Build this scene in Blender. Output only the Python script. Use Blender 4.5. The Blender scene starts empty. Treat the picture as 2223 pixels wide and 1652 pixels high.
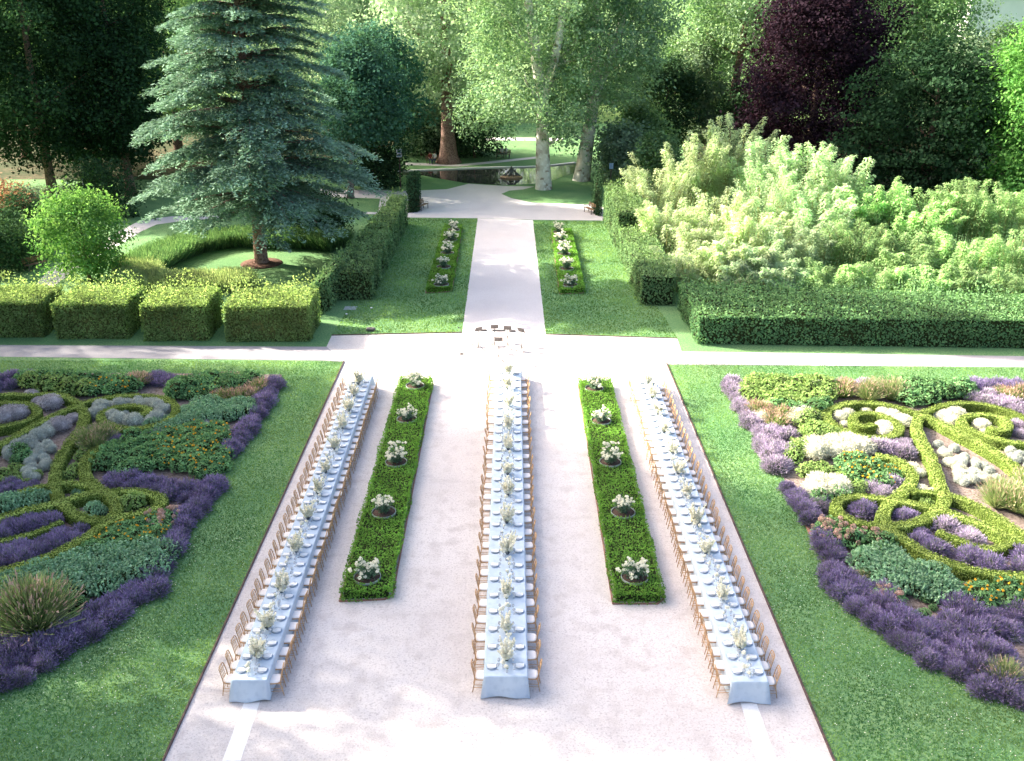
import bpy, bmesh, math, random
import numpy as np
from mathutils import Vector, Matrix

# ------------------------------------------------------------------ scene, camera, light
SC = bpy.context.scene
COL = SC.collection
R = math.radians
rng = np.random.default_rng(7)
random.seed(7)

CAM_H, FPX, PITCH = 19.2, 2100.0, math.atan(856 / 2100.0)
CP, SP = math.cos(PITCH), math.sin(PITCH)

def G(px, py, z=0.0):
    """survey point: where the sight line through the plan mark (px, py) meets height z"""
    u, v = (px - 1111.5) / FPX, (py - 826) / FPX
    t = (CAM_H - z) / (SP + v * CP)
    return np.array([u * t, (CP - v * SP) * t, z])

def zoomer(x0, y0, s):
    return lambda x, y, z=0.0: G(x0 + x * s, y0 + y * s, z)
ZA = zoomer(0, 711.4, .34015)
ZC = zoomer(0, 1090.2, .34015)
ZB = zoomer(1467.2, 755.8, .34015)
ZD = zoomer(1467.2, 1090.2, .34015)
ZE = zoomer(711.4, 177.8, .34015)
ZL = zoomer(0, 355.7, .34015)
ZF = zoomer(889.2, 675.8, .2)

cam = bpy.data.cameras.new("camera")
cam.sensor_fit = 'HORIZONTAL'
cam.sensor_width = 36
cam.lens = FPX / 2223 * 36
cam.clip_end = 5000
cam_o = bpy.data.objects.new("camera", cam)
cam_o.location = (0, 0, CAM_H)
cam_o.rotation_euler = (math.pi / 2 - PITCH, 0, 0)
COL.objects.link(cam_o)
SC.camera = cam_o

SUN_EL, SUN_AZ = 31.0, -68.0            # azimuth from +Y, clockwise positive: low sun behind the trees on the left
w = bpy.data.worlds.new("World")
SC.world = w
w.use_nodes = True
wn = w.node_tree.nodes
wl = w.node_tree.links
bg = wn["Background"]
sky = wn.new("ShaderNodeTexSky")
sky.sky_type = 'NISHITA'
sky.sun_disc = False
sky.sun_elevation = R(SUN_EL)
sky.sun_rotation = R(SUN_AZ)
sky.air_density = 1.0
sky.dust_density = 8.5
sky.ozone_density = 1.2
wl.new(sky.outputs[0], bg.inputs[0])
bg.inputs[1].default_value = 0.145
sd = bpy.data.lights.new("sun", 'SUN')
sd.energy = 5.0
sd.angle = R(0.6)
sd.color = (1.0, 0.92, 0.75)
so = bpy.data.objects.new("sun", sd)
sv = Vector((math.sin(R(SUN_AZ)) * math.cos(R(SUN_EL)), math.cos(R(SUN_AZ)) * math.cos(R(SUN_EL)), math.sin(R(SUN_EL))))
so.rotation_euler = sv.to_track_quat('Z', 'Y').to_euler()
so.location = (-60, 60, 60)
COL.objects.link(so)

SC.view_settings.view_transform = 'Standard'
SC.view_settings.look = 'None'
SC.view_settings.exposure = 0
SC.cycles.film_exposure = 3.7          # the photograph is exposed for its shadows: sunlit gravel is burnt out
cy = SC.cycles
cy.use_denoising = True
cy.max_bounces = 8
cy.diffuse_bounces = 6
cy.glossy_bounces = 2
cy.transmission_bounces = 4
cy.transparent_max_bounces = 4
cy.caustics_reflective = False
cy.caustics_refractive = False
cy.sample_clamp_indirect = 4

# ------------------------------------------------------------------ materials
def newmat(name):
    m = bpy.data.materials.new(name)
    m.use_nodes = True
    n = m.node_tree.nodes
    n.clear()
    out = n.new("ShaderNodeOutputMaterial")
    return m, n, m.node_tree.links, out

def rgb(c):
    return (c[0], c[1], c[2], 1)

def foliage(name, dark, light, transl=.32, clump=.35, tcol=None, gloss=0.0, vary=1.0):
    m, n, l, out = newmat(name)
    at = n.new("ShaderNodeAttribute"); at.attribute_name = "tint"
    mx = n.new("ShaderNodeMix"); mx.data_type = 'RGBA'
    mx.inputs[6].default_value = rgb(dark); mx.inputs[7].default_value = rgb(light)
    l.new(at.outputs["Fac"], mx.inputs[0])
    tc = n.new("ShaderNodeTexCoord")
    no = n.new("ShaderNodeTexNoise"); no.inputs["Scale"].default_value = clump; no.inputs["Detail"].default_value = 3
    l.new(tc.outputs["Object"], no.inputs["Vector"])
    mr = n.new("ShaderNodeMapRange"); mr.inputs[1].default_value = .3; mr.inputs[2].default_value = .7
    mr.inputs[3].default_value = 1 - .32 * vary; mr.inputs[4].default_value = 1 + .32 * vary
    l.new(no.outputs["Fac"], mr.inputs[0])
    oi = n.new("ShaderNodeObjectInfo")
    m2 = n.new("ShaderNodeMapRange"); m2.inputs[3].default_value = 1 - .15 * vary; m2.inputs[4].default_value = 1 + .15 * vary
    l.new(oi.outputs["Random"], m2.inputs[0])
    mu = n.new("ShaderNodeMath"); mu.operation = 'MULTIPLY'
    l.new(mr.outputs[0], mu.inputs[0]); l.new(m2.outputs[0], mu.inputs[1])
    sc = n.new("ShaderNodeVectorMath"); sc.operation = 'SCALE'
    l.new(mx.outputs[2], sc.inputs[0]); l.new(mu.outputs[0], sc.inputs["Scale"])
    d = n.new("ShaderNodeBsdfDiffuse"); l.new(sc.outputs[0], d.inputs[0])
    sh = d.outputs[0]
    if transl > 0:
        t = n.new("ShaderNodeBsdfTranslucent")
        tv = n.new("ShaderNodeVectorMath"); tv.operation = 'MULTIPLY'
        tv.inputs[1].default_value = tcol or (1.2, 1.25, .8)
        l.new(sc.outputs[0], tv.inputs[0]); l.new(tv.outputs[0], t.inputs[0])
        ms = n.new("ShaderNodeMixShader"); ms.inputs[0].default_value = transl
        l.new(sh, ms.inputs[1]); l.new(t.outputs[0], ms.inputs[2]); sh = ms.outputs[0]
    if gloss > 0:
        g = n.new("ShaderNodeBsdfGlossy"); g.inputs["Roughness"].default_value = .45
        g.inputs[0].default_value = (.8, .9, 1, 1)
        ms = n.new("ShaderNodeMixShader"); ms.inputs[0].default_value = gloss
        l.new(sh, ms.inputs[1]); l.new(g.outputs[0], ms.inputs[2]); sh = ms.outputs[0]
    l.new(sh, out.inputs[0])
    return m

def noisy(name, cols, scales, rough=.9, bump=0.0, bscale=40, spec=.2, coord='pos'):
    """layers of noise: cols[0] base; every further colour is mixed in by noise of its own scale: (scale, lo, hi)"""
    m, n, l, out = newmat(name)
    p = n.new("ShaderNodeBsdfPrincipled")
    p.inputs["Roughness"].default_value = rough
    p.inputs["Specular IOR Level"].default_value = spec
    if coord == 'pos':
        src = n.new("ShaderNodeNewGeometry").outputs["Position"]
    else:
        src = n.new("ShaderNodeTexCoord").outputs["Object"]
    cur = None
    for c, s in zip(cols[1:], scales):
        no = n.new("ShaderNodeTexNoise"); no.inputs["Scale"].default_value = s[0]; no.inputs["Detail"].default_value = 4
        l.new(src, no.inputs["Vector"])
        mr = n.new("ShaderNodeMapRange"); mr.inputs[1].default_value = s[1]; mr.inputs[2].default_value = s[2]
        l.new(no.outputs["Fac"], mr.inputs[0])
        mx = n.new("ShaderNodeMix"); mx.data_type = 'RGBA'
        if cur is None: mx.inputs[6].default_value = rgb(cols[0])
        else: l.new(cur, mx.inputs[6])
        mx.inputs[7].default_value = rgb(c)
        l.new(mr.outputs[0], mx.inputs[0]); cur = mx.outputs[2]
    if cur is None: p.inputs["Base Color"].default_value = rgb(cols[0])
    else: l.new(cur, p.inputs["Base Color"])
    if bump:
        no = n.new("ShaderNodeTexNoise"); no.inputs["Scale"].default_value = bscale; no.inputs["Detail"].default_value = 5
        l.new(src, no.inputs["Vector"])
        b = n.new("ShaderNodeBump"); b.inputs["Strength"].default_value = bump; b.inputs["Distance"].default_value = .03
        l.new(no.outputs["Fac"], b.inputs["Height"]); l.new(b.outputs[0], p.inputs["Normal"])
    l.new(p.outputs[0], out.inputs[0])
    return m

M = {}
M['lawn'] = noisy('lawn_grass', [(.12, .25, .105), (.20, .33, .14), (.08, .19, .085), (.27, .37, .17)],
                  [(.35, .35, .65), (9, .42, .62), (26, .52, .78)], bump=.8, bscale=30, spec=.1)
M['lawn_far'] = noisy('far_lawn', [(.13, .22, .08), (.22, .31, .12), (.07, .13, .05)], [(.12, .35, .65), (3, .45, .7)], spec=.1)
M['wood_floor'] = noisy('woodland_floor', [(.05, .06, .03), (.10, .08, .05), (.03, .05, .02)], [(.2, .4, .6), (2, .45, .6)], spec=.1)
M['gravel'] = noisy('pink_gravel', [(.615, .56, .55), (.68, .63, .62), (.53, .475, .465), (.42, .37, .37), (.78, .74, .735), (.46, .41, .41)],
                    [(.22, .38, .62), (1.6, .5, .72), (17, .52, .70), (34, .56, .72), (9, .58, .74)], bump=.8, bscale=42, spec=.15)
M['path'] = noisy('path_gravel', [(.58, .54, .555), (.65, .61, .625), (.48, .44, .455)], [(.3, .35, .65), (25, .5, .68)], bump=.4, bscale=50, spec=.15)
M['path_shaded'] = noisy('shaded_path_gravel', [(.31, .295, .325), (.36, .345, .375), (.26, .245, .27)], [(.3, .35, .65), (25, .5, .68)], bump=.4, bscale=50, spec=.15)  # darker copy of the path gravel, hedge shadow put into the colour
M['slab'] = noisy('pale_stone', [(.84, .82, .82), (.78, .75, .75), (.70, .68, .68)], [(.8, .4, .65), (18, .52, .75)], bump=.2, bscale=30)
M['soil'] = noisy('bed_soil', [(.20, .155, .14), (.28, .225, .205), (.12, .09, .08), (.36, .30, .28)], [(.8, .4, .6), (8, .45, .62), (30, .55, .7)], bump=.8, bscale=18, spec=.1)
M['mulch'] = noisy('red_mulch', [(.13, .07, .05), (.19, .10, .07), (.07, .04, .035)], [(3, .4, .6), (16, .45, .6)], bump=.8, bscale=20)
M['rose_soil'] = noisy('rose_soil', [(.075, .05, .04), (.11, .07, .055), (.05, .03, .025)], [(3, .4, .6), (16, .45, .6)], bump=.8, bscale=20)
M['brick'] = noisy('brick_edging', [(.30, .16, .12), (.22, .12, .1), (.40, .26, .2)], [(3, .4, .6), (14, .5, .65)], bump=.4, bscale=20)
M['steel_edge'] = noisy('rusted_edging', [(.07, .05, .05), (.13, .08, .07)], [(5, .4, .6)], rough=.7)
M['ring'] = noisy('galvanised_ring', [(.42, .48, .46), (.30, .34, .33)], [(6, .4, .6)], rough=.5, spec=.5)
M['cloth'] = noisy('blue_tablecloth', [(.47, .56, .67), (.53, .615, .715), (.41, .50, .61)], [(1.2, .4, .65), (5, .5, .75)], rough=.75, bump=.25, bscale=3.5, spec=.25)
M['gold'] = noisy('gold_chair_wood', [(.45, .26, .125), (.53, .33, .17), (.36, .19, .09)], [(3, .4, .6), (16, .5, .7)], rough=.42, spec=.5)
M['cushion'] = noisy('cream_cushion', [(.86, .80, .77), (.90, .85, .82)], [(6, .4, .6)], rough=.85)
M['porcelain'] = noisy('porcelain', [(.80, .81, .83)], [], rough=.2, spec=.5)
M['plate_rim'] = noisy('slate_blue_charger', [(.30, .38, .50), (.36, .45, .57)], [(8, .4, .6)], rough=.3, spec=.5)
M['napkin'] = noisy('white_napkin', [(.86, .86, .87), (.80, .80, .82)], [(14, .4, .6)], rough=.9)
M['wood_dark'] = noisy('dark_wood', [(.12, .075, .05), (.18, .11, .07)], [(5, .4, .6)], rough=.6)
M['bench'] = noisy('bench_wood', [(.24, .15, .095), (.18, .11, .07)], [(6, .4, .6)], rough=.6)
M['black'] = noisy('black_metal', [(.09, .078, .078), (.13, .115, .115)], [(9, .4, .6)], rough=.45, spec=.5)
M['bowl'] = noisy('dark_bowl', [(.05, .07, .09), (.09, .11, .13)], [(9, .4, .6)], rough=.3, spec=.5)
M['white'] = noisy('white_paint', [(.82, .82, .82), (.76, .76, .77)], [(5, .4, .6)], rough=.5)
M['bronze'] = noisy('dark_bronze', [(.06, .075, .075), (.11, .13, .12), (.03, .035, .035)], [(2, .4, .6), (9, .45, .6)], rough=.45, spec=.6)
M['rock'] = noisy('ochre_rock', [(.36, .24, .15), (.26, .18, .12), (.46, .34, .24)], [(1.5, .4, .6), (7, .5, .65)], bump=.8, bscale=4)
M['blue'] = noisy('blue_sign_paint', [(.22, .32, .50), (.28, .38, .56)], [(6, .4, .6)], rough=.5)
M['blue2'] = noisy('white_sign_paint', [(.70, .74, .82)], [], rough=.5)
M['bark'] = noisy('brown_bark', [(.17, .11, .085), (.27, .19, .15), (.08, .055, .045)], [(1.5, .35, .65), (9, .45, .6)], bump=1, bscale=9, coord='obj')
M['bark_red'] = noisy('red_brown_bark', [(.30, .185, .15), (.39, .26, .22), (.17, .10, .085)], [(1, .35, .65), (7, .45, .6)], bump=1, bscale=8, coord='obj')
M['bark_pale'] = noisy('plane_bark', [(.66, .63, .56), (.46, .40, .33), (.76, .74, .69), (.32, .25, .19)], [(.9, .46, .60), (2.2, .5, .6), (1.7, .60, .66)], bump=.4, bscale=5, coord='obj')
M['bark_grey'] = noisy('grey_bark', [(.22, .18, .16), (.32, .28, .25), (.12, .09, .08)], [(1.2, .4, .6), (6, .45, .6)], bump=1, bscale=8, coord='obj')
M['wall'] = noisy('white_render', [(.78, .78, .80), (.70, .70, .72)], [(.3, .4, .6)], rough=.8)
M['glass_dark'] = noisy('dark_window', [(.10, .12, .15)], [], rough=.1, spec=.6)
M['blind'] = noisy('red_brown_blind', [(.38, .20, .16)], [], rough=.7)
M['skin'] = noisy('skin', [(.55, .36, .27)], [], rough=.6)
M['shirt_white'] = noisy('white_cotton', [(.75, .75, .76), (.66, .66, .68)], [(9, .4, .6)], rough=.9)
M['shirt_red'] = noisy('red_cotton', [(.30, .06, .05), (.22, .05, .045)], [(9, .4, .6)], rough=.9)
M['denim'] = noisy('dark_denim', [(.05, .07, .13), (.03, .04, .08)], [(9, .4, .6)], rough=.9)
M['hair'] = noisy('dark_hair', [(.02, .014, .012)], [], rough=.5)

def glassmat():
    m, n, l, out = newmat('whitened_glass')
    t = n.new("ShaderNodeBsdfTransparent"); t.inputs[0].default_value = (.93, .95, .97, 1)
    g = n.new("ShaderNodeBsdfGlossy"); g.inputs["Roughness"].default_value = .08
    d = n.new("ShaderNodeBsdfDiffuse"); d.inputs[0].default_value = (.85, .88, .92, 1)  # white share painted in as sparkle on the glass
    a = n.new("ShaderNodeMixShader"); a.inputs[0].default_value = .7
    b = n.new("ShaderNodeMixShader"); b.inputs[0].default_value = .5
    l.new(g.outputs[0], a.inputs[1]); l.new(d.outputs[0], a.inputs[2])
    l.new(t.outputs[0], b.inputs[1]); l.new(a.outputs[0], b.inputs[2]); l.new(b.outputs[0], out.inputs[0])
    return m
M['glass'] = glassmat()

def watermat():
    m, n, l, out = newmat('pond_water')
    p = n.new("ShaderNodeBsdfPrincipled")
    p.inputs["Base Color"].default_value = (.05, .055, .05, 1)
    p.inputs["Roughness"].default_value = .04
    p.inputs["Specular IOR Level"].default_value = .8
    no = n.new("ShaderNodeTexNoise"); no.inputs["Scale"].default_value = 1.3; no.inputs["Detail"].default_value = 3
    l.new(n.new("ShaderNodeNewGeometry").outputs["Position"], no.inputs["Vector"])
    b = n.new("ShaderNodeBump"); b.inputs["Strength"].default_value = .06; b.inputs["Distance"].default_value = .05
    l.new(no.outputs["Fac"], b.inputs["Height"]); l.new(b.outputs[0], p.inputs["Normal"])
    l.new(p.outputs[0], out.inputs[0])
    return m
M['water'] = watermat()

# foliage colours
F = M
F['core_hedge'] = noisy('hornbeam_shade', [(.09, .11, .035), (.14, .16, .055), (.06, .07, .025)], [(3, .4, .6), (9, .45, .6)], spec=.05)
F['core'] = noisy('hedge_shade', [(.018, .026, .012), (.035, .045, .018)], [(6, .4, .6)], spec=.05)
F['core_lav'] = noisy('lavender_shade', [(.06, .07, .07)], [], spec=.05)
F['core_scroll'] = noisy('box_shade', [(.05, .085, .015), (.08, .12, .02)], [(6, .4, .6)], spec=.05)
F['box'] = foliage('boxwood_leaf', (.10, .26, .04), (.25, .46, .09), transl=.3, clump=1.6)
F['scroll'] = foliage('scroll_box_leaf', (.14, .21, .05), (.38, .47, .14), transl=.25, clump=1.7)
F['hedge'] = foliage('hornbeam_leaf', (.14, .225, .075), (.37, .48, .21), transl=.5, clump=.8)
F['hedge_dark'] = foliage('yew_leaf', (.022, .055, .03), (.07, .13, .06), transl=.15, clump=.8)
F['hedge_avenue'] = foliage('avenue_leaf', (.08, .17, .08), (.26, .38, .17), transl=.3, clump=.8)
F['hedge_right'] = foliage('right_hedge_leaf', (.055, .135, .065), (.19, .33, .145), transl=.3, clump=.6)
F['lav_leaf'] = foliage('lavender_leaf', (.13, .17, .13), (.28, .33, .26), transl=.2, clump=2)
F['lav_bloom'] = foliage('lavender_bloom', (.16, .12, .265), (.42, .345, .545), transl=.25, clump=1.5, tcol=(1.1, 1, 1.2))
F['lav_pale'] = foliage('pale_lavender_bloom', (.40, .32, .47), (.60, .52, .64), transl=.25, clump=1.5, tcol=(1.1, 1, 1.1))
F['silver'] = foliage('santolina_leaf', (.36, .40, .35), (.72, .74, .68), transl=.15, clump=3, tcol=(1, 1, 1), vary=.6)
F['grey_bloom'] = foliage('grey_bloom', (.36, .34, .37), (.60, .57, .60), transl=.2, clump=3, tcol=(1, 1, 1))
F['cream'] = foliage('cream_bloom', (.56, .56, .44), (.76, .75, .64), transl=.2, clump=2, tcol=(1, 1, .9), vary=.5)
F['teal'] = foliage('sedum_leaf', (.09, .25, .125), (.42, .62, .40), transl=.2, clump=2, tcol=(1.1, 1.15, .8))
F['bush'] = foliage('border_leaf', (.055, .165, .07), (.28, .48, .21), transl=.25, clump=1.5)
F['bush_lime'] = foliage('lime_leaf', (.14, .26, .07), (.38, .50, .18), transl=.25, clump=1.5)
F['orange'] = foliage('orange_petal', (.85, .42, .03), (.92, .60, .08), transl=.2, tcol=(1.1, 1, .5))
F['pink'] = foliage('peach_bloom', (.52, .33, .27), (.72, .52, .43), transl=.2, tcol=(1.1, 1, 1))
F['straw'] = foliage('straw_leaf', (.16, .27, .10), (.42, .46, .24), transl=.25, clump=2)
F['rose_leaf'] = foliage('rose_leaf', (.05, .12, .075), (.20, .30, .20), transl=.2, clump=3)
F['petal'] = foliage('white_petal', (.90, .88, .77), (.97, .955, .87), transl=.45, tcol=(1, 1, .98), vary=.05)
F['petal_yellow'] = foliage('cream_petal', (.84, .80, .55), (.92, .90, .74), transl=.4, tcol=(1, 1, .95), vary=.05)
F['sprig'] = foliage('posy_leaf', (.10, .15, .04), (.26, .30, .10), transl=.25)
F['plane'] = foliage('plane_leaf', (.085, .18, .10), (.42, .58, .36), transl=.40, clump=.25)
F['plane_hazed'] = foliage('hazed_plane_leaf', (.25, .37, .23), (.62, .73, .52), transl=.42, clump=.25, tcol=(1.1, 1.2, .95))  # lightened plane leaf, distance haze put into the colour
F['dark_tree'] = foliage('dark_tree_leaf', (.007, .024, .012), (.06, .12, .06), transl=.2, clump=.2, tcol=(.9, 1.15, .8))  # near black: shade on the left trees is put into the leaf colour
F['mid_tree'] = foliage('mid_tree_leaf', (.07, .16, .075), (.29, .44, .21), transl=.38, clump=.2)
F['lush'] = foliage('lush_leaf', (.05, .16, .045), (.20, .40, .11), transl=.35, clump=.35)
F['bright'] = foliage('bright_leaf', (.085, .24, .065), (.30, .50, .17), transl=.38, clump=.6)
F['olive'] = foliage('olive_leaf', (.11, .18, .11), (.32, .43, .29), transl=.3, clump=.3)
F['teal_tree'] = foliage('blue_green_leaf', (.03, .095, .07), (.125, .26, .18), transl=.25, clump=.3)
F['copper'] = foliage('copper_leaf', (.009, .006, .010), (.055, .034, .05), transl=.2, clump=.25, tcol=(1.3, .8, .9))
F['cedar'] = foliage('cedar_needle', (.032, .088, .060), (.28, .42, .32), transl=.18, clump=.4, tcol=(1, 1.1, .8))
F['bamboo'] = foliage('bamboo_leaf', (.20, .33, .17), (.58, .71, .46), transl=.42, clump=.5, tcol=(1.1, 1.2, .9), vary=1.35)
F['bamboo_pale_lit'] = foliage('pale_lit_bamboo_leaf', (.32, .42, .20), (.68, .76, .50), transl=.45, clump=.5, tcol=(1.1, 1.2, .9), vary=1.35)  # sunlit brightness put into the pale leaf colour
F['bamboo_green'] = foliage('green_bamboo_leaf', (.12, .27, .10), (.45, .62, .29), transl=.40, clump=.5, tcol=(1.1, 1.2, .9), vary=1.35)
F['rust'] = foliage('rust_leaf', (.25, .12, .08), (.45, .27, .20), transl=.3, clump=1)
F['fuzz'] = foliage('soft_grass', (.06, .15, .07), (.22, .35, .16), transl=.35, clump=.6)
F['fuzz_lit'] = foliage('sunlit_grass', (.20, .28, .13), (.42, .48, .26), transl=.4, clump=.6)  # lighter copy of the soft grass, sunlight put into the colour
F['turf'] = foliage('turf_blade', (.045, .165, .065), (.28, .44, .165), transl=.4, clump=.3, tcol=(1.4, 1.25, .6))
F['cane'] = noisy('bamboo_cane', [(.42, .36, .16), (.30, .30, .12)], [(2, .4, .6)], rough=.5)

# ------------------------------------------------------------------ mesh helpers
class Geo:
    """collects polygons (any size) with a material slot and a tint, and builds ONE mesh"""
    def __init__(s, mats):
        s.mats = list(mats); s.V = []; s.L = []; s.S = []; s.Mi = []; s.T = []; s.Sm = []; s.n = 0
    def quads(s, V, mat=0, tint=None, k=4):
        n = len(V)
        if n == 0: return s
        s.V.append(np.asarray(V, float).reshape(-1, 3))
        s.L.append(np.arange(n * k) + s.n); s.n += n * k
        s.S.append(np.full(n, k)); s.Mi.append(np.full(n, mat))
        s.T.append(np.full(n, .5) if tint is None else np.asarray(tint, float)); s.Sm.append(np.zeros(n, bool))
        return s
    def poly(s, verts, faces, mat=0, smooth=False, tint=.5):
        v = np.asarray(verts, float)
        s.V.append(v)
        s.L.append(np.array([i for f in faces for i in f], int) + s.n); s.n += len(v)
        s.S.append(np.array([len(f) for f in faces])); s.Mi.append(np.full(len(faces), mat))
        s.T.append(np.full(len(faces), tint)); s.Sm.append(np.full(len(faces), smooth))
        return s
    def tube(s, pts, rad, k=6, mat=0, smooth=True, cap=True):
        P = [np.asarray(p, float) for p in pts]; n = len(P)
        if np.isscalar(rad): rad = [rad] * n
        vs = []; x0 = None
        for i in range(n):
            d = P[min(i + 1, n - 1)] - P[max(i - 1, 0)]; d = d / (np.linalg.norm(d) + 1e-9)
            if x0 is None:
                a = np.array([0, 0, 1.]) if abs(d[2]) < .9 else np.array([1., 0, 0])
                x = np.cross(a, d)
            else: x = x0 - d * np.dot(x0, d)
            x /= np.linalg.norm(x) + 1e-9; y = np.cross(d, x); x0 = x
            for j in range(k):
                t = 2 * math.pi * j / k
                vs.append(P[i] + rad[i] * (math.cos(t) * x + math.sin(t) * y))
        fs = [(i * k + j, i * k + (j + 1) % k, (i + 1) * k + (j + 1) % k, (i + 1) * k + j) for i in range(n - 1) for j in range(k)]
        if cap: fs += [tuple(range(k))[::-1], tuple((n - 1) * k + j for j in range(k))]
        return s.poly(vs, fs, mat, smooth)
    def box(s, c, d, mat=0, bev=0.0, rot=0.0):
        x, y, z = [q / 2 for q in d]; b = min(bev, x * .9, y * .9, z * .9)
        co, si = math.cos(rot), math.sin(rot)
        def tr(p): return (c[0] + p[0] * co - p[1] * si, c[1] + p[0] * si + p[1] * co, c[2] + p[2])
        if b <= 0:
            v = [tr((a * x, e * y, f * z)) for f in (-1, 1) for a, e in ((-1, -1), (1, -1), (1, 1), (-1, 1))]
            return s.poly(v, [(3, 2, 1, 0), (4, 5, 6, 7), (0, 1, 5, 4), (1, 2, 6, 5), (2, 3, 7, 6), (3, 0, 4, 7)], mat)
        rings = []
        for zz, ins in ((-z, b), (-z + b, 0), (z - b, 0), (z, b)):
            X, Y = x - ins, y - ins; q = b * .8
            rings.append([tr((px, py, zz)) for px, py in ((-X + q, -Y), (X - q, -Y), (X, -Y + q), (X, Y - q), (X - q, Y), (-X + q, Y), (-X, Y - q), (-X, -Y + q))])
        v = [p for r in rings for p in r]
        fs = [(i * 8 + j, i * 8 + (j + 1) % 8, i * 8 + 8 + (j + 1) % 8, i * 8 + 8 + j) for i in range(3) for j in range(8)]
        fs += [tuple(range(8))[::-1], tuple(24 + j for j in range(8))]
        return s.poly(v, fs, mat, smooth=False)
    def lathe(s, prof, k=12, mat=0, c=(0, 0, 0), smooth=True, sx=1, sy=1):
        n = len(prof)
        v = [(c[0] + r * sx * math.cos(2 * math.pi * j / k), c[1] + r * sy * math.sin(2 * math.pi * j / k), c[2] + z) for r, z in prof for j in range(k)]
        fs = [(i * k + j, i * k + (j + 1) % k, (i + 1) * k + (j + 1) % k, (i + 1) * k + j) for i in range(n - 1) for j in range(k)]
        fs += [tuple(range(k))[::-1], tuple((n - 1) * k + j for j in range(k))]
        return s.poly(v, fs, mat, smooth)
    def ball(s, c, r, mat=0, k=10, q=6, amp=0.0, tint=.5):
        v, fs = [], []
        for i in range(q + 1):
            th = math.pi * i / q
            for j in range(k):
                a = 2 * math.pi * j / k; f = 1 + (random.uniform(-amp, amp) if 0 < i < q else 0)
                v.append((c[0] + r[0] * f * math.sin(th) * math.cos(a), c[1] + r[1] * f * math.sin(th) * math.sin(a), c[2] + r[2] * f * math.cos(th)))
        fs = [(i * k + j, (i + 1) * k + j, (i + 1) * k + (j + 1) % k, i * k + (j + 1) % k) for i in range(q) for j in range(k)]
        return s.poly(v, fs, mat, True, tint)
    def mesh(s, name):
        me = bpy.data.meshes.new(name)
        V = np.concatenate(s.V); L = np.concatenate(s.L); S = np.concatenate(s.S)
        me.vertices.add(len(V)); me.vertices.foreach_set("co", V.astype(np.float32).ravel())
        me.loops.add(len(L)); me.loops.foreach_set("vertex_index", L.astype(np.int32))
        me.polygons.add(len(S))
        me.polygons.foreach_set("loop_start", np.concatenate([[0], np.cumsum(S)[:-1]]).astype(np.int32))
        me.polygons.foreach_set("material_index", np.concatenate(s.Mi).astype(np.int32))
        me.polygons.foreach_set("use_smooth", np.concatenate(s.Sm))
        at = me.attributes.new("tint", 'FLOAT', 'FACE')
        at.data.foreach_set("value", np.clip(np.concatenate(s.T), 0, 1).astype(np.float32))
        me.update(calc_edges=True)
        for m in s.mats: me.materials.append(M[m])
        return me

def unit(a):
    return a / (np.linalg.norm(a, axis=-1, keepdims=True) + 1e-9)

def leaves(P, N, size, asp=1.6, axis=None, jit=.35):
    """diamond leaf faces centred on P facing N; axis (optional) is the direction of each leaf's length"""
    n = len(P)
    N = unit(N)
    A = rng.normal(size=(n, 3)) if axis is None else np.asarray(axis, float) + rng.normal(size=(n, 3)) * .15
    T = unit(A - N * np.sum(A * N, axis=1, keepdims=True))
    B = np.cross(N, T)
    s = (np.asarray(size) * (1 + rng.uniform(-jit, jit, n)))[:, None] if np.isscalar(size) else np.asarray(size)[:, None]
    L, W = T * s * .5, B * s * .5 / asp
    return np.stack([P + L, P + W, P - L, P - W], axis=1)

def spikes(P, D, length, width):
    """thin upright blades from P along D"""
    n = len(P)
    D = unit(D)
    S = unit(np.cross(D, rng.normal(size=(n, 3))))
    L = (D * (np.asarray(length) * (1 + rng.uniform(-.25, .25, n)))[:, None]) if np.isscalar(length) else D * np.asarray(length)[:, None]
    W = S * width * .5
    return np.stack([P - W, P + W, P + L + W * .5, P + L - W * .5], axis=1)

def sphere_dirs(n, up=-1.0):
    d = unit(rng.normal(size=(int(n * 3) + 20, 3)))
    return d[d[:, 2] > up][:n]

# ------------------------------------------------------------------ object helpers
def mk(name, mesh, parent=None, loc=None):
    o = bpy.data.objects.new(name, mesh)
    COL.objects.link(o)
    if parent is not None: o.parent = parent
    if loc is not None: o.location = loc
    return o

def tag(o, label=None, cat=None, group=None, kind=None):
    if label: o["label"] = label
    if cat: o["category"] = cat
    if group: o["group"] = group
    if kind: o["kind"] = kind
    return o

def empty(name, loc=(0, 0, 0), rz=0.0):
    o = bpy.data.objects.new(name, None)
    o.empty_display_size = .2
    COL.objects.link(o)
    o.location = loc
    o.rotation_euler = (0, 0, rz)
    return o

def dup(o, loc=None, rz=None, sc=None, label=None, group=None, parent=None):
    c = o.copy()
    COL.objects.link(c)
    if parent is not None: c.parent = parent
    if loc is not None: c.location = loc
    if rz is not None: c.rotation_euler = (0, 0, rz)
    if sc is not None: c.scale = (sc, sc, sc) if np.isscalar(sc) else sc
    if label: c["label"] = label
    if group: c["group"] = group
    for ch in list(o.children): dup(ch, parent=c)
    return c

class Proto:
    """first call moves the prototype itself, later calls copy it with its parts"""
    def __init__(s, root): s.root = root; s.used = False
    def put(s, loc, rz=0.0, sc=1.0, label=None, group=None):
        if not s.used:
            s.used = True; o = s.root
            o.location = loc; o.rotation_euler = (0, 0, rz); o.scale = (sc, sc, sc) if np.isscalar(sc) else sc
            if label: o["label"] = label
            if group: o["group"] = group
            return o
        return dup(s.root, loc, rz, sc, label, group)

def nth(i):
    return f"{i}{'th' if 10 <= i % 100 <= 20 else {1: 'st', 2: 'nd', 3: 'rd'}.get(i % 10, 'th')}"

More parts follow.
